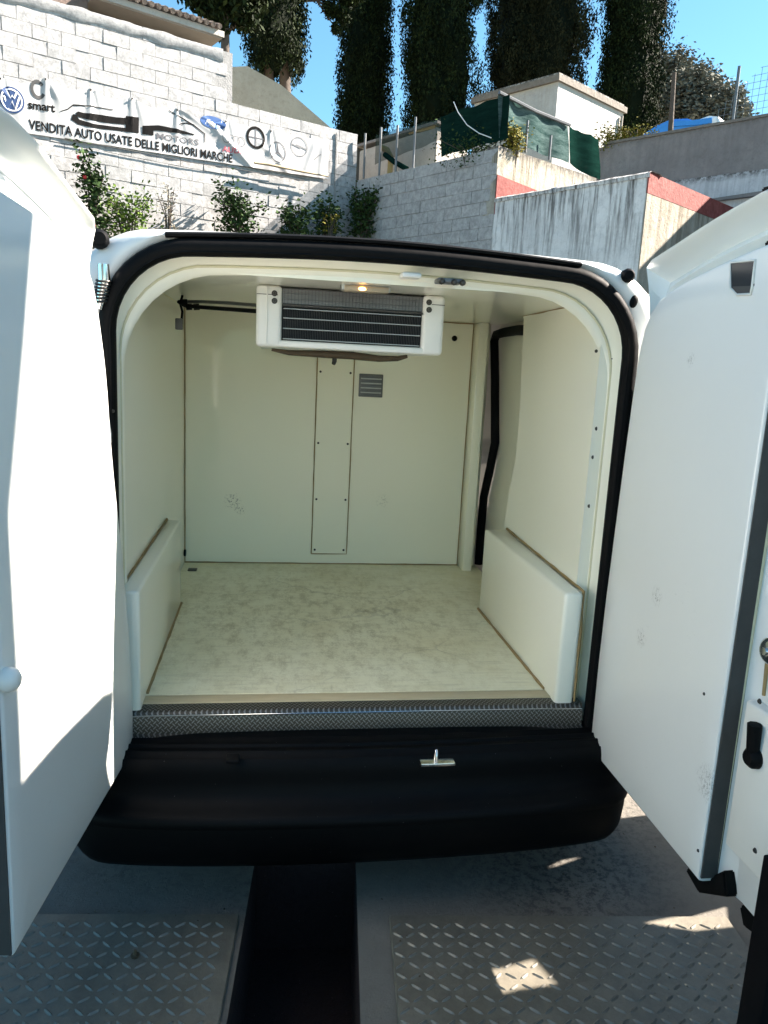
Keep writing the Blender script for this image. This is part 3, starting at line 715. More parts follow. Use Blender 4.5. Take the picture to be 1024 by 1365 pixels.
# rolled stick/branch hanging at the banner's lower right
pl_ = [LW.hit(x, y) for x, y in ((334, 219), (352, 221), (375, 226), (400, 231), (432, 237))]
o = tube_obj('bamboo_pole', [LW.p(a, z, .16) for a, z in pl_], [.02, .027, .024, .022, .012], 'rope', None, 7); tag(o, 'crooked brown stick lying across the lower right of the banner', 'stick')
# ------------------------------------------------------------------ netting fences and things on the mid wall
def post(px, py0, py1, plane, off, label, r=.022, mat='galvanised', cat='post', group='thin metal posts on the wall'):
    a, z1 = plane.hit(px, py0); _, z0 = plane.hit(px, py1)
    o = tube_obj('fence_post', [plane.p(a, z0, off), plane.p(a, z1, off)], r, mat, None, 6); return tag(o, label, cat, group)
def net_panel(name, corners, plane, off, mat, label, sag=.012, nx=26, nz=10):
    (x0, y0), (x1, y1), (x2, y2), (x3, y3) = corners   # top-left, top-right, bottom-right, bottom-left
    b = bmesh.new(); rows = []
    for i in range(nx+1):
        t = i/nx; row = []
        for j in range(nz+1):
            v = j/nz; X = (x0+(x1-x0)*t)*(1-v)+(x3+(x2-x3)*t)*v; Y = (y0+(y1-y0)*t)*(1-v)+(y3+(y2-y3)*t)*v
            a, z = plane.hit(X, Y); row.append(plane.p(a, z-(1-v)*sag*math.sin(math.pi*((t*3) % 1)), off+.05*noise.noise(Vector((a*1.7, z*2, 4)))+.02*math.sin(a*9+z)))
        rows.append(row)
    loft(b, rows); o = from_bm(name, b, mat, None, 180); return tag(o, label, 'netting')
MWb = MW
net_panel('green_netting', [(580, 153), (672, 122), (671, 182), (580, 207)], MWb, -.12, 'green_net', 'dark green shade netting stretched above the white block wall')
net_panel('pale_netting', [(672, 122), (766, 166), (765, 216), (672, 182)], UR, -.12, 'blue_green_net', 'pale blue green shade netting right of the dark green one', .008)
URb = Plane(UR.p(2.35, 0), 62)
net_panel('corner_netting', [(765, 165), (806, 184), (806, 245), (765, 216)], URb, -.10, 'green_net', 'short dark netting between the pale netting and the grey wall', .02, 12)
net_panel('torn_netting', [(483, 174), (580, 146), (580, 178), (483, 215)], MWb, -.30, 'thin_net', 'thin see-through netting between the metal posts at the wall corner', .05)
for px, y0, y1, w_ in ((482, 176, 236, 'leftmost'), (503, 168, 232, 'second'), (525, 165, 228, 'third'), (549, 154, 222, 'fourth')):
    post(px, y0, y1, MW, -.1, {'leftmost': 'thin metal post leftmost at the corner of the two block walls', 'second': 'thin metal post beside the dark bent pipe on the block wall', 'third': 'thin dark metal post in front of the low grey concrete tank', 'fourth': 'taller thin metal post in front of the grey tank, nearest the green netting'}[w_])
post(705, 160, 204, UR, -.02, 'thin metal post in front of the pale netting, left one'); post(736, 180, 214, UR, -.02, 'thin metal post in front of the pale netting, right one')
# top tube over the nets
for (p0, p1, pln, off) in (((672, 121), (766, 165), UR, -.1),):
    a, z = pln.hit(*p0); c, z2 = pln.hit(*p1)
    tag(tube_obj('net_rail', [pln.p(a, z, off), pln.p((a+c)/2, (z+z2)/2-.03, off), pln.p(c, z2, off)], .03, 'galvanised', None, 6), 'grey rail along the top edge of the pale netting', 'rail')
# concrete tank behind posts
TK = Plane(MW.p(0, 0, -.75), -33); a0_, zt0 = TK.hit(479, 203); a1_, zt1 = TK.hit(582, 178)
tk = empty('concrete_tank', TK.p((a0_+a1_)/2, 4.5, -.4), 'low grey concrete tank behind the metal posts on the wall', 'tank')
o = prism('basin', [TK.p(a0_, 4.3), TK.p(a1_, 4.3), TK.p(a1_, zt0+.08), TK.p(a0_, zt0+.03)], -TK.n, .9, 'taupe_plaster', None, .02); put(o, tk)
o = prism('lid', [TK.p(a0_+.06, zt0+.10, .05), TK.p(a1_-.06, zt0+.12, .05), TK.p(a1_-.06, zt0+.17, .05), TK.p(a0_+.06, zt0+.15, .05)], -TK.n, 1.0, 'grey_plaster', None); put(o, tk)
a, z = TK.hit(545, 176); c, z2 = TK.hit(580, 168)
tag(prism('timber_beam', [TK.p(a, z-.04), TK.p(c, z2-.04), TK.p(c, z2+.05), TK.p(a, z+.03)], -TK.n, .1, 'yellow_brown_wood'), 'yellow brown timber lying above the grey tank', 'timber')
a, z = MW.hit(486, 189); c, z2 = MW.hit(503, 205)
tag(tube_obj('yellow_pipe', [MW.p(a, z, -.45), MW.p((a+c)/2, (z+z2)/2+.04, -.4), MW.p(c, z2, -.35), MW.p(c+.02, z2-.5, -.35)], [.05, .07, .06, .05], 'yellow_brown_wood', None, 8), 'yellowish bent pipe end beside the leftmost metal post', 'pipe')
tag(tube_obj('dark_pipe', [MW.p(*MW.hit(500, 202), -.25), MW.p(*MW.hit(515, 213), -.22), MW.p(*MW.hit(532, 222), -.2)], .05, 'green_net', None, 8), 'dark green tube lying on the block wall top', 'pipe')
# chain hanging on the dark netting
ch = [MW.p(*MW.hit(x, y), .02) for x, y in ((606, 136), (612, 150), (624, 167), (640, 178), (656, 184))]
tag(tube_obj('hanging_cord', ch, .008, 'white_plastic', None, 5), 'pale cord hanging in a curve across the dark green netting', 'cord')
# blue sheeted thing behind the grey wall
BP = Plane(GW.p(0, 0, -2.2), -38)
pr = [(853, 186), (856, 178), (875, 166), (893, 158), (915, 157), (925, 160), (945, 158), (948, 170), (948, 200), (853, 200)]
pb = empty('covered_boat', BP.p(*BP.hit(905, 175)), 'bright blue plastic covered boat with pale end behind the grey wall', 'boat')
o = prism('blue_cover', [BP.p(*BP.hit(x, y)) for x, y in pr], -BP.n, 1.5, 'blue_plastic', None, .06); put(o, pb)
pr = [(925, 161), (945, 154), (957, 155), (961, 163), (961, 190), (950, 190), (947, 166)]
o = prism('pale_end', [BP.p(*BP.hit(x, y), .03) for x, y in pr], -BP.n, 1.6, 'pale_plastic', None, .05); put(o, pb)
pr = [(893, 163), (930, 160), (950, 157), (950, 164), (930, 167), (893, 169)]
o = prism('pale_stripe', [BP.p(*BP.hit(x, y), .045) for x, y in pr], -BP.n, .05, 'blue_plastic', None); put(o, pb)
PP = Plane(GW.p(0, 0, -1.0), -38)
o = tube_obj('utility_pole', [PP.p(*PP.hit(893, 190)), PP.p(*PP.hit(899, 97))], [.06, .045], 'bark', None, 8); tag(o, 'thin wooden pole standing behind the grey wall left of the blue boat cover', 'pole')
# wire mesh fence upper right
WF = Plane(GW.p(0, 0, -.15), -38)
wf = empty('wire_mesh_fence', WF.p(*WF.hit(990, 160)), 'tall wire mesh fence on the grey wall at the far right', 'fence')
sA = WF.hit(955, 166)[0]; sB = -9.0; zA = 6.33; b = bmesh.new()
def wire(p0, p1): tube(b, [p0, p1], .0045, 3, cap=False)
topz = WF.hit(1000, 93)[1]
def wtop(s): return topz+(.28*math.sin(s*1.1))
for i in range(int((sA-sB)/.12)): 
    s = sA-i*.12; wire(WF.p(s, zA), WF.p(s-.02, min(wtop(s), zA+.35+i*.10)))
for j in range(14):
    z = zA+.1+j*.12; sS = sA-max(0, (z-zA-.35)/.10*.12)
    if z < topz+.2: wire(WF.p(sS, z), WF.p(sB, z+.01))
o = from_bm('wire_mesh', b, 'galvanised'); o['kind'] = 'stuff'; put(o, wf)
a, z = WF.hit(986, 88); o = tube_obj('post', [WF.p(a, zA-.3), WF.p(a, z)], .03, 'galvanised', None, 6); put(o, wf)
# ------------------------------------------------------------------ trees
def cypress(px, wpx, base_py, dist, label, H=15, n=24000, mat='cypress_leaf', low=.0, lean=0, gaps=.25, trunks=1, core=True, taper=.15):
    P0 = far(px, base_py, dist); z0 = P0[2]; Rm = wpx/2*dist/F*.93
    root = empty('cypress_tree', (P0[0], P0[1], z0-2), label, 'tree', 'cypress trees on the hill')
    seed = px*.37
    def rad(t, a):   # t height fraction, a angle
        prof = min(1, (t*9+.72))*(1-taper*t) if t < .7 else (1-taper*t)*max(0, (1-t)/.3)**.6
        return Rm*prof*(.84+.34*noise.noise(Vector((math.cos(a)*1.4+seed, math.sin(a)*1.4, t*H*.55)))+.18*noise.noise(Vector((math.cos(a)*3+seed, math.sin(a)*3, t*H*1.6))))
    nv = int(n*2.9); t = RNG.random(nv); a = RNG.random(nv)*2*math.pi
    # clumps: points gathered round clump centres on the skin
    nc = 2600; ct = RNG.random(nc); ca = RNG.random(nc)*2*math.pi; cr = np.array([rad(tt, aa) for tt, aa in zip(ct, ca)])*RNG.uniform(.70, .99, nc)
    C0 = np.stack([np.cos(ca)*cr, np.sin(ca)*cr, ct*H], 1); idx = RNG.integers(0, nc, nv)
    off = RNG.normal(size=(nv, 3))*np.array([.075, .075, .17]); P = C0[idx]+off
    P[:, 0] += lean*P[:, 2]; P += np.array([0, 0, 0])
    tone = np.clip(RNG.random(nc)[idx]*.6+RNG.random(nv)*.4, 0, 1)**1.6
    V = leaves(P, .10, .42, .7)
    o = quads_mesh('crown', V, nv, mat, tone, root); o.location = (0, 0, 2+low)
    if core:
        b = bmesh.new(); rows = []
        for i in range(26):
            tt = i/25; rows.append([Vector((math.cos(q_)*rad(tt, q_)*.72+lean*tt*H, math.sin(q_)*rad(tt, q_)*.72, tt*H+.25*math.sin(q_*5))) for q_ in [2*math.pi*k/14 for k in range(14)]])
        loft(b, rows, True); me = None
        o2 = from_bm('inner_crown', b, mat, root, None); o2.location = (0, 0, 2+low)
    b = bmesh.new()
    for k in range(trunks):
        ox = (k-(trunks-1)/2)*.55; tube(b, [(ox, 0, -1.2), (ox+.03, 0, 1.0), (ox*.8, 0, 2.5+low), (ox*.5, 0, 5+low)], [.21, .18, .15, .08], 8)
    from_bm('trunk', b, 'bark', root, 60)
    return root
T1 = cypress(368, 98, 98, 24, 'thick dark cypress with two bare trunks above the beige wall', n=26000, trunks=2, taper=.1)
cypress(482, 84, 190, 28, 'narrow cypress left of centre, standing behind the block wall corner', n=24000)
cypress(580, 108, 176, 27, 'dense cypress behind the left end of the green netting', n=30000)
cypress(708, 160, 130, 29, 'broad brownish cypress behind the white house', n=42000, mat='brown_cypress_leaf', taper=.05)
cypress(829, 96, 192, 29, 'tall dark cypress right of the white house', n=30000)
def small_tree(px, py, dist, label):
    """thin tree at upper left: one bare trunk, ragged boughs"""
    P0 = far(px, py, dist); root = empty('pine_tree', (P0[0], P0[1], P0[2]-2), label, 'tree'); k = dist/F
    b = bmesh.new(); tube(b, [(0, 0, 0), (.02, 0, 2.0), (-.02, 0, 4.0), (.1, 0, 6)], [.15, .12, .1, .05], 8); P = []; T = []
    for (dx, dz, r) in ((-30, 115, 16), (-12, 100, 15), (8, 118, 20), (22, 98, 14), (-26, 135, 20), (0, 140, 24), (28, 128, 20), (40, 148, 16), (-8, 82, 9), (-38, 138, 12)):
        c = np.array([dx*k, 0, 2+dz*k]); tube(b, [(0, 0, 2+dz*k*.8), tuple(c)], [.05, .02], 5); m_ = int(r*r*7)
        P.append(c+RNG.normal(size=(m_, 3))*np.array([r*k*.5, r*k*.6, r*k*.42])); T.append(RNG.random(m_)**1.5)
    from_bm('trunk', b, 'bark', root, 60); P = np.concatenate(P); quads_mesh('crown', leaves(P, .16, .45, .5), len(P), 'cypress_leaf', np.concatenate(T), root)
small_tree(300, 140, 21, 'thin ragged tree with one bare dark trunk at the end of the upper wall')
# bough of the first cypress reaching to the right
P0 = Vector(far(440, 18, 24.4)); k_ = 24.4/F; b = bmesh.new(); P = []
for dx, dy, r in ((-14, -26, 13), (0, -5, 9), (14, 0, 10), (22, -22, 14), (-2, -40, 20), (8, 16, 6)):
    c = P0+Vector((dx*k_, 0, -dy*k_)); m_ = int(r*r*14); P.append(np.array(c)+RNG.normal(size=(m_, 3))*r*k_*.42); tube(b, [P0+Vector((-1.3, -.2, .1)), P0+Vector((-.4, 0, .3)), c], [.05, .035, .015], 5)
P = np.concatenate(P); put(from_bm('bough', b, 'bark', None, 60), T1); put(quads_mesh('bough_foliage', leaves(P, .11, .45, .3), len(P), 'cypress_leaf', RNG.random(len(P))**1.5), T1)
def round_tree(px, py, wpx, hpx, dist, label, n, mat='olive_leaf'):
    P0 = far(px, py, dist); k = dist/F; root = empty('olive_tree', (P0[0], P0[1], P0[2]-hpx*k/2-2.5), label, 'tree', 'grey green trees on the hill')
    nc = 140; d = RNG.normal(size=(nc, 3)); d /= np.linalg.norm(d, axis=1)[:, None]; d *= RNG.uniform(.45, 1.0, nc)[:, None]
    C0 = d*np.array([wpx*k/2, wpx*k/2*.8, hpx*k/2]); idx = RNG.integers(0, nc, n); P = C0[idx]+RNG.normal(size=(n, 3))*.22*min(1, wpx*k/4)
    P[:, 2] += 2.5+hpx*k/2
    tone = np.clip(RNG.random(nc)[idx]*.5+RNG.random(n)*.5, 0, 1); quads_mesh('crown', leaves(P, .16, .45, .1), n, mat, tone, root)
    b = bmesh.new(); tube(b, [(0, 0, -1), (.1, 0, 1.5), (0, 0, 3.2)], [.25, .2, .1], 8)
    for i in range(9): c = C0[i*7]; tube(b, [(0, 0, 1.8), (c[0]*.5, c[1]*.5, 2.6+c[2]*.3), (c[0], c[1], c[2]+2.5+hpx*k/2)], [.09, .06, .02], 5)
    from_bm('trunk', b, 'bark', root, 60)
round_tree(885, 128, 90, 100, 33, 'grey green olive tree beside the tall dark cypress', 17000)
round_tree(930, 140, 90, 76, 31, 'grey green olive tree behind the blue boat cover', 13000)
round_tree(972, 150, 55, 54, 30, 'small grey green olive tree rightmost, left of the wire mesh fence', 7000)
# ------------------------------------------------------------------ shrubs in front of the banner wall
def shrub(px, py_top, py_bot, wpx, mat, label, n, off=.5, size=.085, stems=5, name='shrub', flowers=0, plane=None, asp=.55, group=None, spread=.16):
    plane = plane or LW; a, zt = plane.hit(px, py_top); _, zb = plane.hit(px, py_bot)
    P0 = plane.p(a, zb, off); k = (P0-Vector(CAM)).length/F; root = empty(name, P0, label, 'shrub' if name == 'shrub' else 'plant', group)
    H = max(.1, (py_bot-py_top)*k); W = wpx*k/2; b = bmesh.new(); tips = []
    for i in range(stems):
        q_ = random.uniform(-1, 1); t_ = Vector((q_*W, random.uniform(-.3, .3)*W, H*random.uniform(.55, 1)*(1 if i else 1))); m_ = Vector((q_*W*.35, t_.y*.4, t_.z*.5))
        tube(b, [(q_*W*.1, 0, -.3), tuple(m_), tuple(t_)], [.014, .01, .005], 5)
        for j in range(10): tips.append((Vector((q_*W*.9, 0, 0)).lerp(m_, j/4) if j < 4 else m_.lerp(t_, (j-3)/6), 1))
    from_bm('stem', b, 'bark', root, 60)
    n = int(n*1.6); C0 = np.array([t_[0][:] for t_ in tips]); idx = RNG.integers(0, len(C0), n); P = C0[idx]+RNG.normal(size=(n, 3))*spread*min(1, W*1.4)
    P[:, 2] = np.maximum(P[:, 2], -.1)
    quads_mesh('foliage', leaves(P, size*.88, asp, .15), n, mat, np.clip(RNG.random(len(C0))[idx]*.4+RNG.random(n)*.6, 0, 1), root)
    for i in range(flowers):
        c = Vector(P[RNG.integers(0, n)])+Vector((0, -.05, 0)); b = bmesh.new(); bmesh.ops.create_icosphere(b, subdivisions=1, radius=.035, matrix=Matrix.Translation(c)); from_bm('flower', b, 'red_petal', root)
    return root
shrub(112, 214, 310, 44, 'shrub_dark', 'dark leafy shrub with red flowers beside the left van door', 520, flowers=5, stems=6, size=.10)
shrub(160, 268, 318, 75, 'shrub_bright', 'low bright green shrub above the van roof, leftmost part of the bed', 900, size=.075, stems=12)
shrub(212, 258, 316, 30, 'shrub_pale', 'dry pale stemmed plant between the bright shrub and the leafy one', 160, size=.06, stems=7)
shrub(306, 252, 314, 58, 'shrub_dark', 'bushy green shrub alone below the middle of the banner', 900, stems=10, size=.09)
shrub(374, 280, 318, 48, 'shrub_dark', 'low dark shrub below the crooked stick', 520, stems=8, size=.09)
shrub(418, 276, 318, 50, 'shrub_dark', 'low shrub with some yellow leaves left of the corner shrub', 620, stems=8, size=.09)
shrub(468, 262, 318, 50, 'shrub_dark', 'taller dark shrub in the corner of the two block walls', 1000, stems=10, size=.09)
shrub(416, 292, 314, 22, 'weed', 'small patch of yellow leaves in the low shrub', 90, off=.75, stems=4, size=.06)
shrub(690, 176, 200, 40, 'weed', 'yellow green weeds growing at the foot of the pale netting', 700, off=-.02, plane=UR, name='weeds', size=.06, stems=10)
shrub(812, 176, 196, 46, 'weed', 'yellow green creeper on the end of the grey wall by the house', 600, off=-.1, plane=GW, name='weeds', size=.07, stems=10)
shrub(840, 168, 186, 40, 'weed', 'sparse yellow creeper hanging below the white house', 300, off=-.4, plane=GW, name='weeds', size=.07, stems=8)
shrub(625, 190, 212, 90, 'shrub_dark', 'dark weeds growing along the block wall top below the green netting', 900, off=-.15, plane=MW, name='weeds', size=.06, stems=14)
# ================================================================== THE VAN
van = empty('delivery_van', (0, 0, 0), 'white refrigerated delivery van with both rear doors wide open showing its empty cargo box', 'van')
def outline(hw, zt, r, zb, arch=.012, na=10, nsd=10, ntp=14, dx=0.0):
    L = [(-hw, zb+(zt-r-zb)*i/nsd) for i in range(nsd)]
    L += [(-hw+r-r*math.cos(a), zt-r+r*math.sin(a)) for a in [math.pi/2*i/na for i in range(na)]]
    L += [(-hw+r+(2*hw-2*r)*i/ntp, zt+arch*math.sin(math.pi*i/ntp)) for i in range(ntp)]
    L += [(hw-r+r*math.sin(a), zt-r+r*math.cos(a)) for a in [math.pi/2*i/na for i in range(na)]]
    L += [(hw, zt-r-(zt-r-zb)*i/nsd) for i in range(nsd+1)]
    return [(x+dx, z) for x, z in L]
def orow(y, *a, **k): return [Vector((x, y, z)) for x, z in outline(*a, **k)]
# outer body
b = bmesh.new()
rows = [orow(.045, .672, 1.728, .20, .445), orow(.002, .682, 1.738, .205, .435), orow(-.006, .70, 1.745, .21, .42), orow(.0, .745, 1.749, .22, .38), orow(.02, .775, 1.753, .23, .30), orow(.07, .79, 1.762, .23, .28),
        orow(.3, .80, 1.795, .24, .28), orow(1.2, .81, 1.85, .24, .28), orow(2.6, .81, 1.84, .24, .28), orow(2.9, .80, 1.80, .24, .28), orow(3.7, .78, 1.18, .20, .28), orow(4.35, .74, 1.02, .18, .28), orow(4.55, .68, .85, .15, .30)]
loft(b, rows); bmesh.ops.holes_fill(b, edges=[e for e in b.edges if e.is_boundary and all(abs(v.co.y-4.55) < .01 for v in e.verts)], sides=0)
from_bm('body_shell', b, 'white_paint', van, 50)
box('underbody', -.70, .70, .16, 4.3, .24, .30, 'black_metal', van)
box('rear_valance', -.66, .66, .02, .14, .20, .455, 'black_metal', van)
# black rubber seal and gutter strip
b = bmesh.new(); tube(b, [(x, -.008, z) for x, z in outline(.668, 1.715, .205, .44, .015)], .0215, 10); from_bm('door_seal', b, 'black_rubber', van, 60)
b = bmesh.new(); tube(b, [(x, -.022, z) for x, z in outline(.658, 1.704, .197, .46, .015)], .006, 6); from_bm('seal_lip', b, 'black_rubber', van, 60)
b = bmesh.new(); rows = []
for i in range(30):
    x = -.53+1.035*i/29; z = 1.732+.026*math.sin(math.pi*(.08+.84*i/29)); rows.append([(x, -.010, z-.006), (x, -.020, z-.004), (x, -.022, z+.002), (x, -.014, z+.007), (x, .03, z+.010), (x, .03, z-.002)])
loft(b, [[Vector(p) for p in r_] for r_ in rows], True); from_bm('roof_edge_strip', b, 'black_rubber', van, 60)
# painted reveal and moulded lining frame inside the opening
b = bmesh.new(); loft(b, [orow(.0, .656, 1.712, .195, .46), orow(.03, .654, 1.702, .20, .46), orow(.06, .653, 1.690, .21, .46), orow(.064, .652, 1.686, .215, .46)]); from_bm('opening_reveal', b, 'ceiling_lining', van, 60)
b = bmesh.new(); loft(b, [orow(.066, .653, 1.69, .215, .5), orow(.066, .650, 1.678, .235, .5), orow(.072, .648, 1.669, .245, .5), orow(.085, .647, 1.665, .25, .5), orow(.09, .66, 1.68, .28, .5)]); from_bm('opening_lining', b, 'ceiling_lining', van, 60)
b = bmesh.new(); tube(b, [(x, .064, z) for x, z in outline(.6515, 1.682, .222, .5)], .0035, 5); from_bm('sealant_bead', b, 'cream_sealant', van, 60)
# cargo box
W0, W1, YB, ZC, ZF = -.655, .650, 1.50, 1.668, .53
fl = box('cargo_floor', W0-.02, .72, .085, YB+.02, ZF-.03, ZF, 'cargo_floor', van, .001, 1)
ew = box('edge_board', -.64, .64, .034, .0835, ZF-.03, ZF-.001, 'edge_board', van, .003, 2)
b = bmesh.new(); rows = []
for x in np.linspace(-.634, .638, 30): rows.append([Vector((x, .033, ZF-.004)), Vector((x, -.002, ZF-.006)), Vector((x, -.009, ZF-.010)), Vector((x, -.012, ZF-.016)), Vector((x, -.014, .462)), Vector((x, -.03, .456))])
loft(b, rows); sp_ = from_bm('sill_tread_plate', b, 'sill_tread', van, 40)
box('sill_trim', -.634, .638, -.0145, -.0095, ZF-.019, ZF-.0145, 'chrome', sp_, .001, 1)
lwall = box('side_lining', W0-.02, W0, .07, YB, ZF, ZC, 'lining', van, .001, 1)
e_px = [(700, 390), (699, 425), (698, 458), (694, 554), (689, 608), (678, 662), (672, 703)]
ed = [at(x, y, 0, W1) for x, y in e_px]
poly = [(W1, .07, ZF), (W1, .07, ZC), (W1, ed[0][1], ZC)]+[(W1, p[1], p[2]) for p in ed[1:]]+[(W1, ed[-1][1], ZF)]
rwall = prism('side_lining', poly, (1, 0, 0), .035, 'lining', van)
def wx(y): return W1-.036*max(0, (.9-y)/.9)
for v in rwall.data.vertices: v.co.x -= .036*max(0, (.9-v.co.y)/.9)
bulk = box('bulkhead', W0-.02, W1+.06, YB+.002, YB+.03, ZF-.02, ZC+.02, 'bulkhead_lining', van, .001, 1)
post_ = box('bulkhead_post', .628, .672, YB-.10, YB, ZF, ZC, 'bulkhead_lining', van, .004, 2)
post_.data.transform(Matrix.Identity(4))
ceil_ = box('ceiling_lining', W0-.02, W1+.1, .075, YB+.02, ZC, ZC+.02, 'ceiling_lining', van, .001, 1)
# outer filler corners of the lining frame
def bead(name, pts, r=.0035, mat='brown_sealant', parent=van): 
    b = bmesh.new(); P = []
    for a, c in zip(pts, pts[1:]):
        a, c = Vector(a), Vector(c); n_ = max(2, int((c-a).length/.05))
        for i in range(n_): P.append(a.lerp(c, i/n_))
    P.append(Vector(pts[-1])); rr = [r*random.uniform(.65, 1.3) for _ in P]; tube(b, P, rr, 5); return from_bm(name, b, mat, parent, 60)
bead('sealant_bead', [(W0+.001, YB, ZF+.002), (.63, YB, ZF+.002)], .004, parent=bulk)
bead('sealant_bead', [(W0+.002, YB, ZF), (W0+.002, YB, ZC)], .003, parent=bulk)
bead('sealant_bead', [(.627, YB-.001, ZF), (.627, YB-.001, ZC)], .0025, parent=bulk)
bead('sealant_bead', [(W0, YB-.002, ZC-.002), (.65, YB-.002, ZC-.002)], .003, parent=bulk)
bead('sealant_bead', [(W0, .1, ZC), (W0, YB, ZC)], .003, 'cream_sealant', ceil_)
bead('sealant_bead', [(wx(.1), .1, ZC), (W1, ed[0][1], ZC)], .0035, 'brown_sealant', ceil_)
bead('sealant_bead', [(.672, YB-.09, ZF), (.672, YB-.09, ZC)], .002, parent=post_)
# service panel with screws, vent
svp = box('service_panel', -.075, .086, YB-.006, YB+.001, .582, 1.60, 'bulkhead_lining', bulk, .002, 1)
bead('sealant_bead', [(-.077, YB-.002, .58), (.088, YB-.002, .58), (.088, YB-.002, 1.6)], .0028, parent=bulk)
bead('sealant_bead', [(-.077, YB-.002, .58), (-.077, YB-.002, 1.6)], .0028, parent=bulk)
for z in (.60, .84, 1.10, 1.42):
    for x in (-.062, .073): lathe_obj('screw', (x, YB-.0055, z), (0, -1, 0), [(0, .0055), (.003, .005), (.004, .002)], 'dark_screw', bulk, 8)
vg = box('vent_grille', .113, .222, YB-.008, YB+.001, 1.317, 1.42, 'galvanised', bulk, .003, 2)
for k in range(9): box('vent_slat', .121, .214, YB-.017, YB-.009, 1.324+k*.0103, 1.3295+k*.0103, 'aluminium_light' if k % 2 else 'galvanised', bulk, .0008, 1)
lathe_obj('black_plug', tuple(at(606, 451, 1, YB-.001)), (0, -1, 0), [(0, .013), (.006, .012), (.009, .006)], 'black_rubber', bulk, 12)
lathe_obj('black_plug', tuple(at(246, 737, 1, YB-.02)), (1, 0, 0), [(-.008, .016), (.006, .015)], 'black_rubber', bulk, 10)
b = bmesh.new(); p = at(257, 759, 2, ZF+.001); bbox(b, p[0]-.02, p[0]+.02, p[1]-.03, p[1]+.01, ZF, ZF+.006, .003, 2); from_bm('floor_drain', b, 'dark_screw', fl, 40)
# wheel boxes
wl = box('wheel_box', W0+.001, -.602, -.0, .90, ZF-.02, .856, 'lining', van, .009, 3)
wr = box('wheel_box', .556, .66, -.0, .84, ZF-.02, .856, 'lining', van, .011, 3)
for v in wr.data.vertices:
    if v.co.x > .6: v.co.x -= .002+.66-wx(v.co.y)-(0.66-.65)*0
bead('sealant_bead', [(W0+.003, .07, .858), (W0+.003, .90, .858), (W0+.003, .90, ZF)], .004, parent=wl)
bead('sealant_bead', [(-.600, .09, ZF+.001), (-.600, .90, ZF+.001)], .005, parent=wl)
bead('sealant_bead', [(wx(0)+.001, .0, ZF), (wx(0)+.001, .012, .858), (wx(.84)-.001, .84, .858)], .005, parent=wr)
bead('sealant_bead', [(.554, .085, ZF+.001), (.554, .84, ZF+.001)], .005, parent=wr)
for y, z in ((at(811, 572, 0, W1)[1], at(811, 572, 0, W1)[2]), tuple(at(801, 675, 0, W1)[1:]), tuple(at(806, 610, 0, W1)[1:])):
    lathe_obj('screw', (wx(y), y, z), (-1, 0, 0), [(0, .006), (.003, .004)], 'dark_screw', rwall, 8)
for px in ((817, 478), (795, 468)): p = at(*px, 1, .064); lathe_obj('screw', (p[0], .064, p[2]), (0, -1, 0), [(0, .005), (.004, .003)], 'dark_screw', van, 8)
for px in ((150, 548), (169, 430)): p = at(*px, 0, W0); lathe_obj('screw', (W0, p[1], p[2]), (1, 0, 0), [(0, .005), (.004, .003)], 'dark_screw', lwall, 8)
# side door opening with its seal and inner panel
sd = box('side_door', .760, .785, .72, YB+.03, ZF-.02, ZC+.02, 'ceiling_lining', van, .001, 1)
box('door_jamb', .686, .76, .70, .72, ZF-.02, ZC+.02, 'lining', sd, .001, 1)
box('door_step', .70, .76, .72, YB+.02, ZF-.10, ZF-.04, 'black_metal', sd, .001, 1)
spx = [(704, 440), (690, 440), (672, 443), (662, 446), (659, 455), (660, 504), (660, 554), (660, 590), (653, 626), (645, 662), (641, 708), (638, 752)]
tube_obj('door_seal', [at(x, y, 0, .735) for x, y in spx], .021, 'black_rubber', sd, 8)
for i in range(3): p = at(656-3*i, 560+i*45, 0, .75); lathe_obj('screw', tuple(p), (-1, 0, 0), [(0, .006), (.004, .004)], 'dark_screw', sd, 6)
# cooling unit under the ceiling
EX0, EX1, EY0, EY1, EZ0, EZ1 = -.322, .221, .28, .78, 1.497, ZC-.001
cu = None
b = bmesh.new(); GX0, GX1, GZ0, GZ1 = -.250, .157, 1.517, 1.664
bbox(b, EX0, GX0, EY0, EY1, EZ0, EZ1, .012, 3); bbox(b, GX1, EX1, EY0, EY1, EZ0, EZ1, .012, 3); bbox(b, GX0-.01, GX1+.01, EY0+.002, EY1-.002, EZ0+.001, GZ0, .006, 3); bbox(b, GX0-.01, GX1+.01, EY0+.05, EY1-.02, GZ0-.005, EZ1-.001, 0)
cu = from_bm('cooling_unit', b, 'white_plastic', van, 45)
box('upper_grille', GX0, GX1, EY0+.012, EY0+.03, 1.618, 1.662, 'galvanised', cu, .002, 1)
box('coil', GX0, GX1, EY0+.022, EY0+.04, GZ0, 1.612, 'aluminium_fins', cu, .001, 1)
for z in (1.612, 1.607): pass
box('grille_bar', GX0, GX1, EY0+.004, EY0+.016, 1.612, 1.6175, 'grey_rubber', cu, .001, 1)
for z in (1.604, 1.578, 1.549, 1.520): box('grille_bar', GX0+.004, GX1-.004, EY0+.008, EY0+.013, z, z+.0035, 'aluminium_light', cu, .001, 1)
for z in (1.632, 1.648): box('grille_bar', GX0, GX1, EY0+.009, EY0+.013, z, z+.002, 'galvanised', cu, .0005, 1)
b = bmesh.new()
for k in range(82):
    x = GX0+.006+k*.00485; bbox(b, x, x+.0009, EY0+.014, EY0+.023, GZ0+.002, 1.610)
for k in range(41):
    x = GX0+.006+k*.0097; bbox(b, x, x+.0011, EY0+.009, EY0+.014, 1.620, 1.661)
o = from_bm('fins', b, 'fin_edges', cu); o['kind'] = 'stuff'
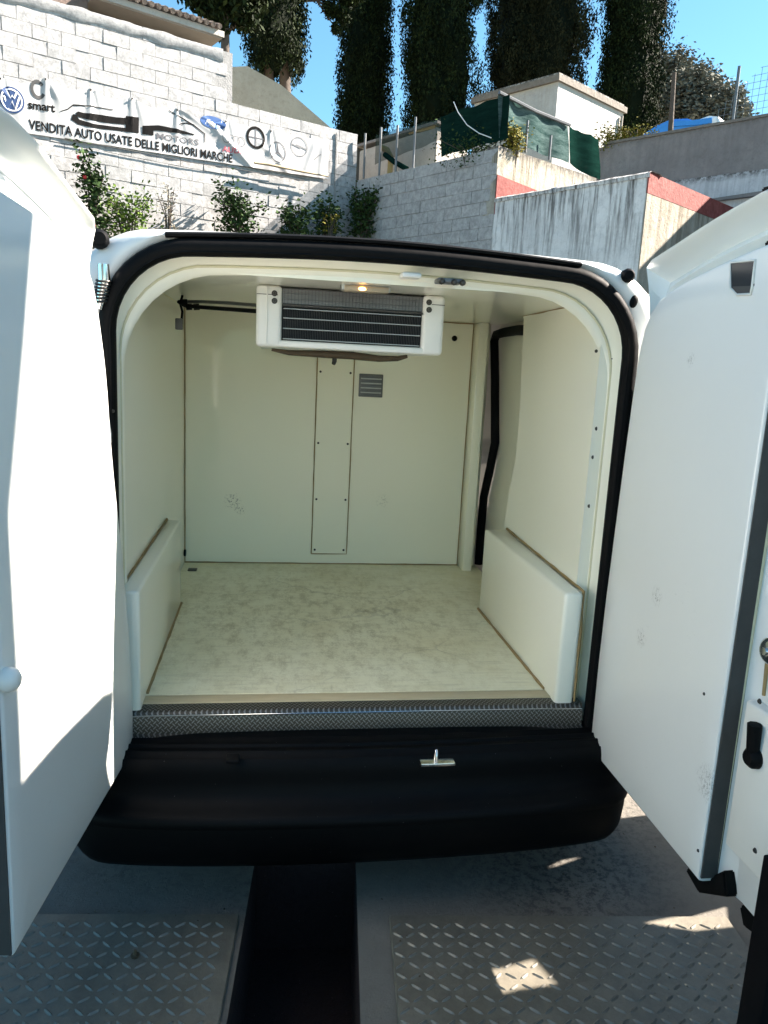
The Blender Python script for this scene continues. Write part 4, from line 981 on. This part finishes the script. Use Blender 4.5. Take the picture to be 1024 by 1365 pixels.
for px in ((366, 391), (366, 401), (572, 403), (572, 413)):
    p = at(*px, 1, EY0); lathe_obj('bolt', (p[0], EY0, p[2]), (0, -1, 0), [(0, .0085), (.003, .0085), (.003, .0045), (.007, .004)], 'dark_screw', cu, 10)
for x0_, x1_ in ((EX0+.001, GX0-.012), (GX1+.024, EX1-.001)):
    zz = 1.640; box('panel_joint', x0_, x1_, EY0-.0012, EY0+.002, zz, zz+.0018, 'grey_rubber', cu, 0)
box('panel_ridge', EX0+.028, EX0+.032, EY0-.003, EY0+.004, EZ0+.01, EZ1-.003, 'white_plastic', cu, .0015, 2)
dp = [at(x, y, 1, .40) for x, y in ((362, 466), (385, 470), (430, 472), (470, 474), (505, 478), (530, 478), (543, 475))]
tube_obj('drip_hose', dp, [.004, .008, .011, .012, .010, .008, .005], 'copper_stain', cu, 8)
p = at(446, 480, 1, .42); tube_obj('drain_nozzle', [(p[0], p[1], p[2]+.02), (p[0], p[1], p[2]-.004), (p[0]-.003, p[1]-.004, p[2]-.012)], [.008, .007, .006], 'dark_screw', cu, 8)
# interior lamp on the header
a_, c_ = at(455, 382, 1, .13), at(521, 386, 1, .13)
lp = box('interior_lamp', a_[0], c_[0], .125, .17, 1.652, 1.672, 'aluminium_light', van, .004, 2)
box('lamp_lens', a_[0]+.008, c_[0]-.006, .119, .165, 1.650, 1.665, 'lamp_lens', lp, .003, 2)
p = at(483, 385, 1, .118); b = bmesh.new(); bmesh.ops.create_uvsphere(b, u_segments=12, v_segments=8, radius=1, matrix=Matrix.Translation((p[0], .118, p[2])) @ Matrix.Diagonal((.010, .003, .0045, 1))); from_bm('bulb', b, 'lamp_glow', lp, 60)
# latch keeper on the header
p = at(600, 375, 1, .02)
lk = box('latch_keeper', p[0]-.035, p[0]+.03, .0, .05, p[2]-.006, p[2]+.006, 'galvanised', van, .003, 2)
for dx_ in (-.026, .006, .028): lathe_obj('latch_bolt', (p[0]+dx_, -.003, p[2]-.004), (0, -1, 0), [(-.004, .008), (.004, .008), (.009, .004)], 'dark_screw', lk, 8)
p = at(545, 367, 1, .02); box('striker_pad', p[0]-.02, p[0]+.03, .0, .05, p[2]-.007, p[2]+.006, 'white_plastic', van, .005, 3)
# cable run and sensor at the left corner
j = at(240, 404, 1, .9)
cb = tube_obj('cable', [at(x, y, 1, yy) for x, y, yy in ((238, 402, .9), (246, 407, .88), (262, 409, .82), (290, 411, .7), (318, 413, .6), (345, 415, .5))], .007, 'black_rubber', van, 7)
tube_obj('cable', [at(x, y, 1, yy) for x, y, yy in ((243, 372, .85), (243, 395, .88), (240, 404, .9), (243, 415, .9), (242, 428, .9))], .0045, 'black_rubber', van, 6)
tube_obj('pipe', [at(x, y, 1, yy) for x, y, yy in ((246, 402, .9), (270, 402, .8), (310, 404, .65), (344, 407, .55))], .006, 'galvanised', van, 7)
p = at(240, 432, 1, .9); box('sensor_box', p[0]-.016, p[0]+.010, .89, .91, p[2]-.02, p[2]+.02, 'galvanised', van, .004, 2)
for px in ((246, 403), (252, 409), (262, 409)): p = at(*px, 1, .86); lathe_obj('cable_clip', tuple(p), (1, 0, .1), [(-.01, .011), (.01, .011)], 'black_rubber', cb, 8)
# corner fittings on the body
p = at(133, 318, 1, -.012); lathe_obj('bump_stop', tuple(p), (.2, -1, 0), [(-.03, .022), (.0, .022), (.012, .014)], 'black_rubber', van, 12)
p = at(838, 367, 1, -.012); lathe_obj('bump_stop', tuple(p), (-.2, -1, 0), [(-.03, .018), (.0, .018), (.01, .012)], 'black_rubber', van, 12)
p = at(845, 402, 1, -.006); b = bmesh.new(); bmesh.ops.create_uvsphere(b, u_segments=14, v_segments=8, radius=1, matrix=Matrix.Translation(p) @ Matrix.Rotation(.2, 4, 'Y') @ Matrix.Diagonal((.011, .007, .017, 1))); from_bm('grommet', b, 'black_rubber', van, 60)
cs = [at(x, y, 1, -.03) for x, y in ((138, 352), (139, 372), (136, 392), (132, 412))]
ck = tube_obj('door_check_strap', cs, [.013, .014, .012, .008], 'chrome', van, 10)
for k in range(7):
    p = Vector(at(138-k*.9, 374+k*4.5, 1, -.03)); b = bmesh.new(); tube(b, [p+Vector((.016*math.cos(t), .016*math.sin(t), .003*math.sin(t))) for t in [2*math.pi*i/12 for i in range(12)]], .0028, 5, True); from_bm('spring_coil', b, 'dark_screw', ck, 60)
# bumper
PR = [(.05, .470), (.0, .466), (-.05, .462), (-.058, .466), (-.066, .462), (-.082, .458), (-.086, .464), (-.092, .464), (-.096, .457), (-.112, .455), (-.116, .461), (-.122, .461), (-.127, .453), (-.140, .447), (-.145, .451), (-.150, .444), (-.156, .43), (-.158, .415), (-.160, .395), (-.164, .365), (-.176, .348), (-.196, .338), (-.212, .331), (-.222, .324), (-.226, .312), (-.224, .300), (-.206, .292), (-.208, .28), (-.206, .24), (-.196, .19), (-.176, .165), (-.14, .155), (-.05, .155)]
b = bmesh.new(); rows = []
for i in range(61):
    t = -1+2*i/60; x = math.sin(t*math.pi/2*.985)*.835; k = abs(x)/.835; sh = .05*k*k+.20*max(0, (k-.80)/.2)**2.4; tp = .035*max(0, (k-.8)/.2)**2
    rows.append([Vector((x, y*(1-.25*k**6)+sh, z+(tp if z < .25 else (-.02*k**4 if z > .4 else 0)))) for y, z in PR])
loft(b, rows); bp = from_bm('bumper', b, 'bumper_plastic', van, 50)
s_ = at(583, 1015, 2, .462); st = box('striker_plate', s_[0]-.045, s_[0]+.045, s_[1]-.014, s_[1]+.012, .4555, .4635, 'chrome', bp, .002, 2)
b = bmesh.new(); tube(b, [Vector((s_[0]-.004+.0*a, s_[1]-.008+.016*(a/6), .462+.030*math.sin(math.pi*a/6))) for a in range(7)], .004, 8); from_bm('striker_loop', b, 'chrome', bp, 60)
s_ = at(312, 1010, 2, .462); box('bumper_notch', s_[0]-.02, s_[0]+.015, s_[1]-.02, s_[1]+.02, .455, .4655, 'black_metal', bp, .004, 2)
# wheels
wheel0 = None
for (x, y) in ((-.725, .45), (.725, .45), (-.70, 3.65), (.70, 3.65)):
    b = bmesh.new(); sg = 1 if x > 0 else -1
    lathe(b, (x, y, .31), (sg, 0, 0), [(-.095, .20), (-.10, .27), (-.08, .305), (.06, .305), (.085, .285), (.09, .20)], 28)
    o = from_bm('wheel', b, 'tyre_rubber', van, 40); lathe_obj('rim', (x, y, .31), (sg, 0, 0), [(-.03, .19), (.088, .198), (.094, .19), (.07, .15), (.075, .05), (.085, .04)], 'galvanised', o, 24)
# ------------------------------------------------------------------ rear doors
def resample(P, n):
    P = [Vector(p) for p in P]; L = [0]
    for a, c in zip(P, P[1:]): L.append(L[-1]+(c-a).length)
    o = []
    for i in range(n):
        t = L[-1]*i/n; k = max(j_ for j_ in range(len(L)-1) if L[j_] <= t+1e-9); o.append(P[k].lerp(P[k+1], (t-L[k])/(L[k+1]-L[k]+1e-12)))
    return o
def smooth_poly(P, it=2):
    for _ in range(it):
        Q = [P[0]]
        for a, c in zip(P, P[1:]): Q += [tuple(x*.75+y*.25 for x, y in zip(a, c)), tuple(x*.25+y*.75 for x, y in zip(a, c))]
        Q.append(P[-1]); P = Q
    return P
class Door:
    def __init__(s, A, u, n): s.A, s.u, s.n = Vector(A), Vector(u).normalized(), Vector(n).normalized()
    def p(s, a, z, d=0): q_ = s.A+s.u*a-s.n*d; return Vector((q_.x, q_.y, z))
    def hit(s, px, py, d=0):
        r_ = Vector(ray(px, py)); A_ = s.A-s.n*d; t = s.n.dot(A_-Vector(CAM))/s.n.dot(r_); P = Vector(CAM)+r_*t; return (P-s.A).dot(s.u), P.z
def rear_door(dr, slab, frame, label, th=.045, dskin=.135):
    """slab, frame: lists of four segments (hinge side, top, free side, bottom) of (s, z[, d])"""
    root = bpy.data.objects.new('rear_door', None); root.empty_display_size = .1; link(root, van); root.location = dr.p(0, .4, .08); root['label'] = label
    T = Matrix.Translation(root.location).inverted()
    def ch(o): o.parent = root; o.matrix_parent_inverse = T; return o
    cnt = (26, 40, 20, 20); sl, fr = [], []
    for k in range(4):
        sl += resample([(p[0], p[1], 0) for p in slab[k]], cnt[k]); fr += resample([(p[0], p[1], p[2]) for p in frame[k]], cnt[k])
    N = len(sl); cx_ = sum(p.x for p in sl)/N; cz_ = sum(p.y for p in sl)/N
    def ins(p, e): v = Vector((p.x-cx_, p.y-cz_)); L = v.length; return Vector((p.x-v.x/L*e*1.2, p.y-v.y/L*e))
    # panel
    b = bmesh.new(); R_ = []
    for d, e in ((th, 0), (.012, 0), (.004, .002), (.001, .005), (0, .010)):
        R_.append([dr.p(*ins(p, e), d) for p in sl])
    rr = loft(b, R_, True)
    # front face as a grid towards the middle so that it can carry a faint waviness
    prev = rr[-1]
    for f_ in (.85, .6, .35, .1):
        row = []
        for p in sl:
            q_ = ins(p, .010); q2 = (cx_+(q_.x-cx_)*f_, cz_+(q_.y-cz_)*f_); row.append(b.verts.new(dr.p(q2[0], q2[1], .0025*noise.noise(Vector((q2[0]*3, q2[1]*3, 2))))))
        for k in range(N): b.faces.new((prev[k], prev[(k+1) % N], row[(k+1) % N], row[k]))
        prev = row
    b.faces.new(prev); ch(from_bm('insulation_panel', b, 'door_panel', None, 45))
    # pressed frame between panel and outer edge, with ridges, then the outer skin
    def prof(v):   # depth offset of the pressed sheet
        return {0: .0, .12: .030, .2: .040, .42: .022, .5: .046, .62: .052, .70: .040, .86: -.018, .93: -.034, 1.0: -.028}[v]
    lipk = lambda k_: min(1, max(0, (k_-20)/9)) if k_ < 55 else max(0, 1-(k_-55)/11)
    absd = {0: .038, .12: .066, .2: .064, .34: .046, .42: .050, .5: .060, .62: .044, .70: .030, .78: .022, .86: .004, .93: .0, 1.0: .012}
    b = bmesh.new(); R_ = []
    for v in sorted(absd):
        row = []
        for k_, (a, c) in enumerate(zip(sl, fr)):
            L_ = lipk(k_); d_ = absd[v]*L_+((th-.006)*(1-v)+c.z*v+(.006 if .1 < v < .9 else 0))*(1-L_); row.append(dr.p(a.x+(c.x-a.x)*v, a.y+(c.y-a.y)*v, d_))
        R_.append(row)
    cxf = sum(p.x for p in fr)/N; czf = sum(p.y for p in fr)/N
    for dd, f_ in ((.008, 1.003), (.05, 1.0)):
        R_.append([dr.p(cxf+(p.x-cxf)*f_, czf+(p.y-czf)*f_, (.012*lipk(k_)+p.z*(1-lipk(k_)))+dd) for k_, p in enumerate(fr)])
    for dd, f_ in ((dskin, .93), (dskin+.012, .8), (dskin+.02, .4)):
        R_.append([dr.p(cxf+(p.x-cxf)*f_, czf+(p.y-czf)*f_, dd) for p in fr])
    q_ = loft(b, R_, True); b.faces.new(q_[-1]); ch(from_bm('door_frame', b, 'white_paint', None, 40))
    b = bmesh.new(); tube(b, [dr.p(ins(p, -.004).x, ins(p, -.004).y, th-.006) for p in sl], .0035, 5, True); ch(from_bm('sealant_bead', b, 'cream_sealant', None, 60))
    return root, ch
# left door stands 96 degrees open
DL = Door(on_A := (-.619, -.019, 0), (-.1046, -.9945, 0), (.9945, -.1046, 0))
DRt = Door((.660, 0, 0), (.0, -1, 0), (-1, 0, 0))
LS = [smooth_poly([(0, .42), (-.007, .567), (.02, .75), (.055, .95), (.095, 1.1), (.127, 1.234), (.155, 1.42), (.189, 1.514), (.218, 1.59), (.262, 1.632)], 1),
      smooth_poly([(.262, 1.632), (.30, 1.655), (.367, 1.674), (.5, 1.684), (.62, 1.694), (.70, 1.697), (.7171, 1.692)], 1), [(.7171, 1.692), (.7171, .42)], [(.7171, .42), (0, .42)]]
LF = [smooth_poly([(-.03, .37, .045), (-.03, .8, .045), (-.02, 1.2, .04), (.12, 1.48, .03), (.205, 1.58, .025), (.225, 1.65, .02), (.20, 1.70, .015), (.15, 1.74, .01)], 1),
      smooth_poly([(.15, 1.74, .01), (.20, 1.765, .03), (.30, 1.805, .055), (.5, 1.85, .085), (.7, 1.875, .09), (.85, 1.88, .09)], 1), [(.85, 1.88, .09), (.90, 1.2, .10), (.90, .36, .10)], [(.90, .36, .10), (-.03, .37, .06)]]
RS = [smooth_poly([(.038, .43), (.03, .735), (.045, 1.2), (.066, 1.506), (.088, 1.6), (.12, 1.635), (.152, 1.655)], 1), smooth_poly([(.152, 1.655), (.21, 1.674), (.28, 1.690), (.434, 1.714), (.55, 1.727), (.60, 1.729), (.615, 1.722)], 1), [(.615, 1.722), (.615, .400)], [(.615, .400), (.11, .400), (.038, .43)]]
RF = [smooth_poly([(-.01, .37, .045), (-.01, .8, .045), (-.005, 1.2, .04), (.03, 1.48, .03), (.078, 1.58, .025), (.082, 1.65, .02), (.06, 1.70, .015), (.02, 1.745, .01)], 1), smooth_poly([(.02, 1.735, .02), (.08, 1.765, .035), (.2, 1.815, .065), (.38, 1.866, .10), (.55, 1.893, .105), (.78, 1.90, .105)], 1), [(.78, 1.90, .105), (.80, 1.2, .105), (.80, .395, .08)], [(.80, .395, .08), (.3, .415, .07), (-.01, .41, .05)]]
def topseg(D, px, tail): return smooth_poly([(*D.hit(x, y, .008), .05) for x, y in px]+tail, 1)
LF[1] = topseg(DL, ((134, 303), (120, 284), (100, 259), (74, 224), (50, 190), (20, 158), (0, 138)), [(.86, 1.80, .08), (.90, 1.79, .09)])
LF[0] = [(-.03, .37, .045), (-.03, .8, .045), (-.02, 1.2, .04), (.12, 1.48, .03), (.20, 1.58, .025), (.225, 1.63, .02), (.21, 1.675, .015), LF[1][0]]
LF[2][0] = LF[1][-1]
RF[1] = topseg(DRt, ((856, 354), (880, 338), (905, 322), (935, 302), (960, 286), (990, 269), (1024, 250)), [(.70, 1.842, .10), (.80, 1.84, .105)])
RF[0] = RF[0][:-7]+[] if False else [(-.01, .37, .045), (-.01, .8, .045), (-.005, 1.2, .04), (.03, 1.48, .03), (.078, 1.58, .025), (.085, 1.635, .02), (.07, 1.68, .015), RF[1][0]]
RF[2][0] = RF[1][-1]
dl, chl = rear_door(DL, LS, LF, 'left rear door, sunlit inner panel')
dr_, chr_ = rear_door(DRt, RS, RF, 'right rear door, inner panel in shade')
# free-edge strips
def strip(D, s_, z0, z1, ch, th=.043):
    b = bmesh.new(); bbox(b, 0, 1, 0, 1, 0, 1)
    for v in b.verts: v.co = D.p(s_+.001+v.co.x*.004, z0+(z1-z0)*v.co.z, .004+v.co.y*(th-.004))
    return ch(from_bm('edge_strip', b, 'grey_rubber'))
strip(DL, .7171, .425, 1.68, chl); strip(DRt, .615, .41, 1.71, chr_)
b = bmesh.new()
for k in range(120): 
    z = .43+k*.0105; vs = bbox(b, 0, 1, 0, 1, 0, 1)
    for v in vs: v.co = DRt.p(.6155+v.co.x*.009, z+.006*v.co.z, .046+v.co.y*.003)
o = chr_(from_bm('toothed_piping', b, 'white_plastic')); o['kind'] = 'stuff'
# right door: flap plate, latch, lock, stops
def dbox(D, ch, name, s0, s1, z0, z1, d0, d1, mat, bev=.004, seg=2):
    vsb = bmesh.new(); bbox(vsb, s0, s1, d0, d1, z0, z1, bev, seg)
    for v in vsb.verts: v.co = D.p(v.co.x, v.co.z, v.co.y)
    return ch(from_bm(name, vsb, mat, None, 40 if bev else None))
def dlathe(D, ch, name, s, z, d, prof, mat, seg=14): o = lathe_obj(name, D.p(s, z, d), D.n, prof, mat, None, seg); return ch(o)
a0, z0_ = DRt.hit(985, 1145, .04); a1, z1_ = DRt.hit(1015, 925, .04)
dbox(DRt, chr_, 'cover_plate', .645, .775, .51, .835, .028, .06, 'white_plastic', .006, 3)
dbox(DRt, chr_, 'inner_flange', .630, .79, .40, 1.70, .056, .08, 'white_paint', .004, 2)
p_ = DRt.hit(1003, 1010, .02); dlathe(DRt, chr_, 'latch_knob', p_[0], p_[1], .028, [(0, .022), (.012, .021), (.02, .014)], 'black_rubber', 16)
q_ = DRt.hit(1008, 975, .02); b = bmesh.new(); tube(b, [DRt.p(p_[0], p_[1], .02), DRt.p(q_[0], q_[1]+.015, .015)], [.012, .014], 8); chr_(from_bm('latch_lever', b, 'black_rubber', None, 60))
p_ = DRt.hit(1020, 868, .04); dlathe(DRt, chr_, 'lock', p_[0], p_[1], .056, [(0, .026), (.01, .026), (.016, .018), (.016, .008), (.02, .008)], 'chrome', 16)
for px in ((1013, 935), (1007, 1134)): p_ = DRt.hit(*px, .028); dlathe(DRt, chr_, 'screw', p_[0], p_[1], .028, [(0, .006), (.003, .004)], 'dark_screw', 8)
for px in ((939, 925), (931, 1134), (1004, 380)): p_ = DRt.hit(*px, 0); dlathe(DRt, chr_, 'screw', p_[0], p_[1], .001, [(0, .0045), (.003, .003)], 'dark_screw', 8)
b = bmesh.new(); tube(b, [DRt.p(.66, .85, .054), DRt.p(.655, .93, .054), DRt.p(.658, 1.03, .054), DRt.p(.70, 1.035, .054)], [.004, .005, .003, .004], 5); chr_(from_bm('rust_line', b, 'brown_sealant', None, 60))
def lump(D, ch, pts, name):   # rubber stop: bevelled prism in door plane
    P = [D.p(*D.hit(x, y, d_), d_) for x, y, d_ in pts]
    o = prism(name, P, -D.n, .05, 'black_rubber', None, .004); return ch(o)
lump(DRt, chr_, [(913, 1160, .03), (925, 1150, .03), (940, 1172, .03), (965, 1160, .03), (968, 1196, .03), (930, 1190, .03)], 'rubber_stop')
lump(DRt, chr_, [(985, 1208, .06), (998, 1203, .06), (1018, 1232, .06), (1013, 1252, .06), (990, 1235, .06)], 'rubber_stop')
lump(DRt, chr_, [(1014, 250, .09), (1028, 246, .09), (1030, 270, .09), (1016, 268, .09)], 'hinge_stop')
lump(DRt, chr_, [(1018, 322, .05), (1028, 318, .05), (1028, 334, .05), (1019, 332, .05)], 'rubber_stop')
# grip recess in the right panel
HP_ = [(975, 350), (1008, 347), (1004, 382), (1002, 392), (984, 393), (975, 384)]
P = [DRt.p(*DRt.hit(x, y), -.0015) for x, y in HP_]
o = chr_(prism('grip_recess', P, -DRt.n, .02, 'tinted', None)); b = bmesh.new(); tube(b, P, .0028, 6, True); chr_(from_bm('recess_rim', b, 'white_plastic', None, 60))
P = [DRt.p(*DRt.hit(x, y), -.0025) for x, y in [(977, 382), (1003, 381), (1001, 391), (984, 392)]]; chr_(prism('recess_lip', P, -DRt.n, .004, 'grey_rubber', None))
# left door: pull knob, bottom cap, hinge flap
p_ = DL.hit(6, 906); dlathe(DL, chl, 'pull_knob', p_[0], p_[1], 0, [(-.002, .020), (.008, .021), (.018, .018), (.024, .010)], 'white_plastic', 18)
for D_, ch_, sgn in ((DL, chl, 1), (DRt, chr_, 1)):
    for z in (.62, 1.35): dbox(D_, ch_, 'hinge', -.045, .03, z, z+.07, .05, .075, 'white_paint', .005, 2)
p_ = DL.hit(112, 296, .05); dlathe(DL, chl, 'screw', p_[0], p_[1], .04, [(0, .006), (.004, .004)], 'dark_screw', 8)
p_ = DRt.hit(882, 349, .03); dlathe(DRt, chr_, 'grommet', p_[0], p_[1], .03, [(0, .007), (.006, .004)], 'black_rubber', 8)
# ================================================================== THE WORKSHOP AROUND THE CAMERA
# black steel upright just right of the open door
P0 = at(1012, 1270, 1, -.86)
up = empty('steel_upright', (P0[0]+.03, P0[1], 0), 'black steel upright standing at the lower right corner beside the open door', 'post')
box('column', -.03, .03, -.03, .03, 0, .62, 'black_metal', up, .004, 2); box('base_plate', -.07, .07, -.07, .07, .015, .026, 'black_metal', up, .002, 1)
# canopy of the workshop behind and above the viewer: its edge throws the shade on the left door and yard
kx = -.114; cz = 4.2
def cy(x): return -.16+kx*(x-2.40)
cp_ = empty('workshop_canopy', (4, -2, 0), 'flat workshop canopy on steel posts behind and above the viewer', 'canopy')
o = prism('canopy_roof', [(1.6, cy(1.6), cz), (8, cy(8), cz), (8, -2.6, cz), (1.6, -2.4, cz)], (0, 0, 1), .12, 'taupe_plaster'); put(o, cp_)
for x in (2.0, 7.8): o = tube_obj('canopy_post', [(x, cy(x)-.3, 0), (x, cy(x)-.3, cz)], .07, 'black_metal', None, 10); put(o, cp_)
# unseen shade screen added right of the bay; its openings shape the sun patches
WX = 1.90
def back(px, py):   # where the sun ray through this ground point crosses the screen
    g = at(px, py, 2, 0.014); t = (WX-g[0])/SUN[0]; return (g[1]+t*SUN[1], t*SUN[2])
HOLES = [[(x+48, y) for x, y in ((557, 1310), (575, 1297), (610, 1292), (660, 1277), (672, 1292), (692, 1313), (640, 1320), (590, 1334), (575, 1332))],
         [(572, 1182), (650, 1175), (600, 1188), (574, 1197)], [(712, 1158), (745, 1142), (790, 1134), (750, 1148)], [(845, 1232), (905, 1220), (975, 1200), (980, 1236), (915, 1243)]]
SCREEN_END = .33
cu_ = bpy.data.curves.new('shade_screen', 'CURVE'); cu_.dimensions = '2D'; cu_.fill_mode = 'BOTH'; cu_.extrude = .015
def spl(P):
    s_ = cu_.splines.new('POLY'); s_.points.add(len(P)-1)
    for q_, (a, c) in zip(s_.points, P): q_.co = (a, c, 0, 1)
    s_.use_cyclic_u = True
spl([(-2.9, 0), (SCREEN_END, 0), (SCREEN_END, 2.0), (-2.9, 2.0)])
for H in HOLES: spl([back(x, y) for x, y in H])
o = bpy.data.objects.new('t', cu_); COL.objects.link(o); dg = bpy.context.evaluated_depsgraph_get(); me = bpy.data.meshes.new_from_object(o.evaluated_get(dg)); bpy.data.objects.remove(o)
for v in me.vertices: v.co = Vector((WX+v.co.z, v.co.x, v.co.y))
o = mesh_obj('shade_screen', me, 'taupe_plaster'); o.data.materials.clear(); o.data.materials.append(MATS['grey_plaster'])
tag(o, 'unseen added shade screen right of the bay, openings cut to form the sun patches on the ground', 'screen')

P = []
for k in range(260):
    x, y = random.uniform(-1.1, 1.3), random.uniform(-1.0, .25)
    v = rb(x, y); P.append((v.x, v.y, .0165 if y < -.19 and not (-.32 < x < .09) else .002))
P = np.array([p for p in P if not (PX0-.02 < p[0]+.09*p[1] < PX1+.02)])
o = quads_mesh('dirt_crumbs', leaves(P, .007, .7, .0)+np.array([0, 0, .001]), len(P), 'soil'); tag(o, kind='stuff')
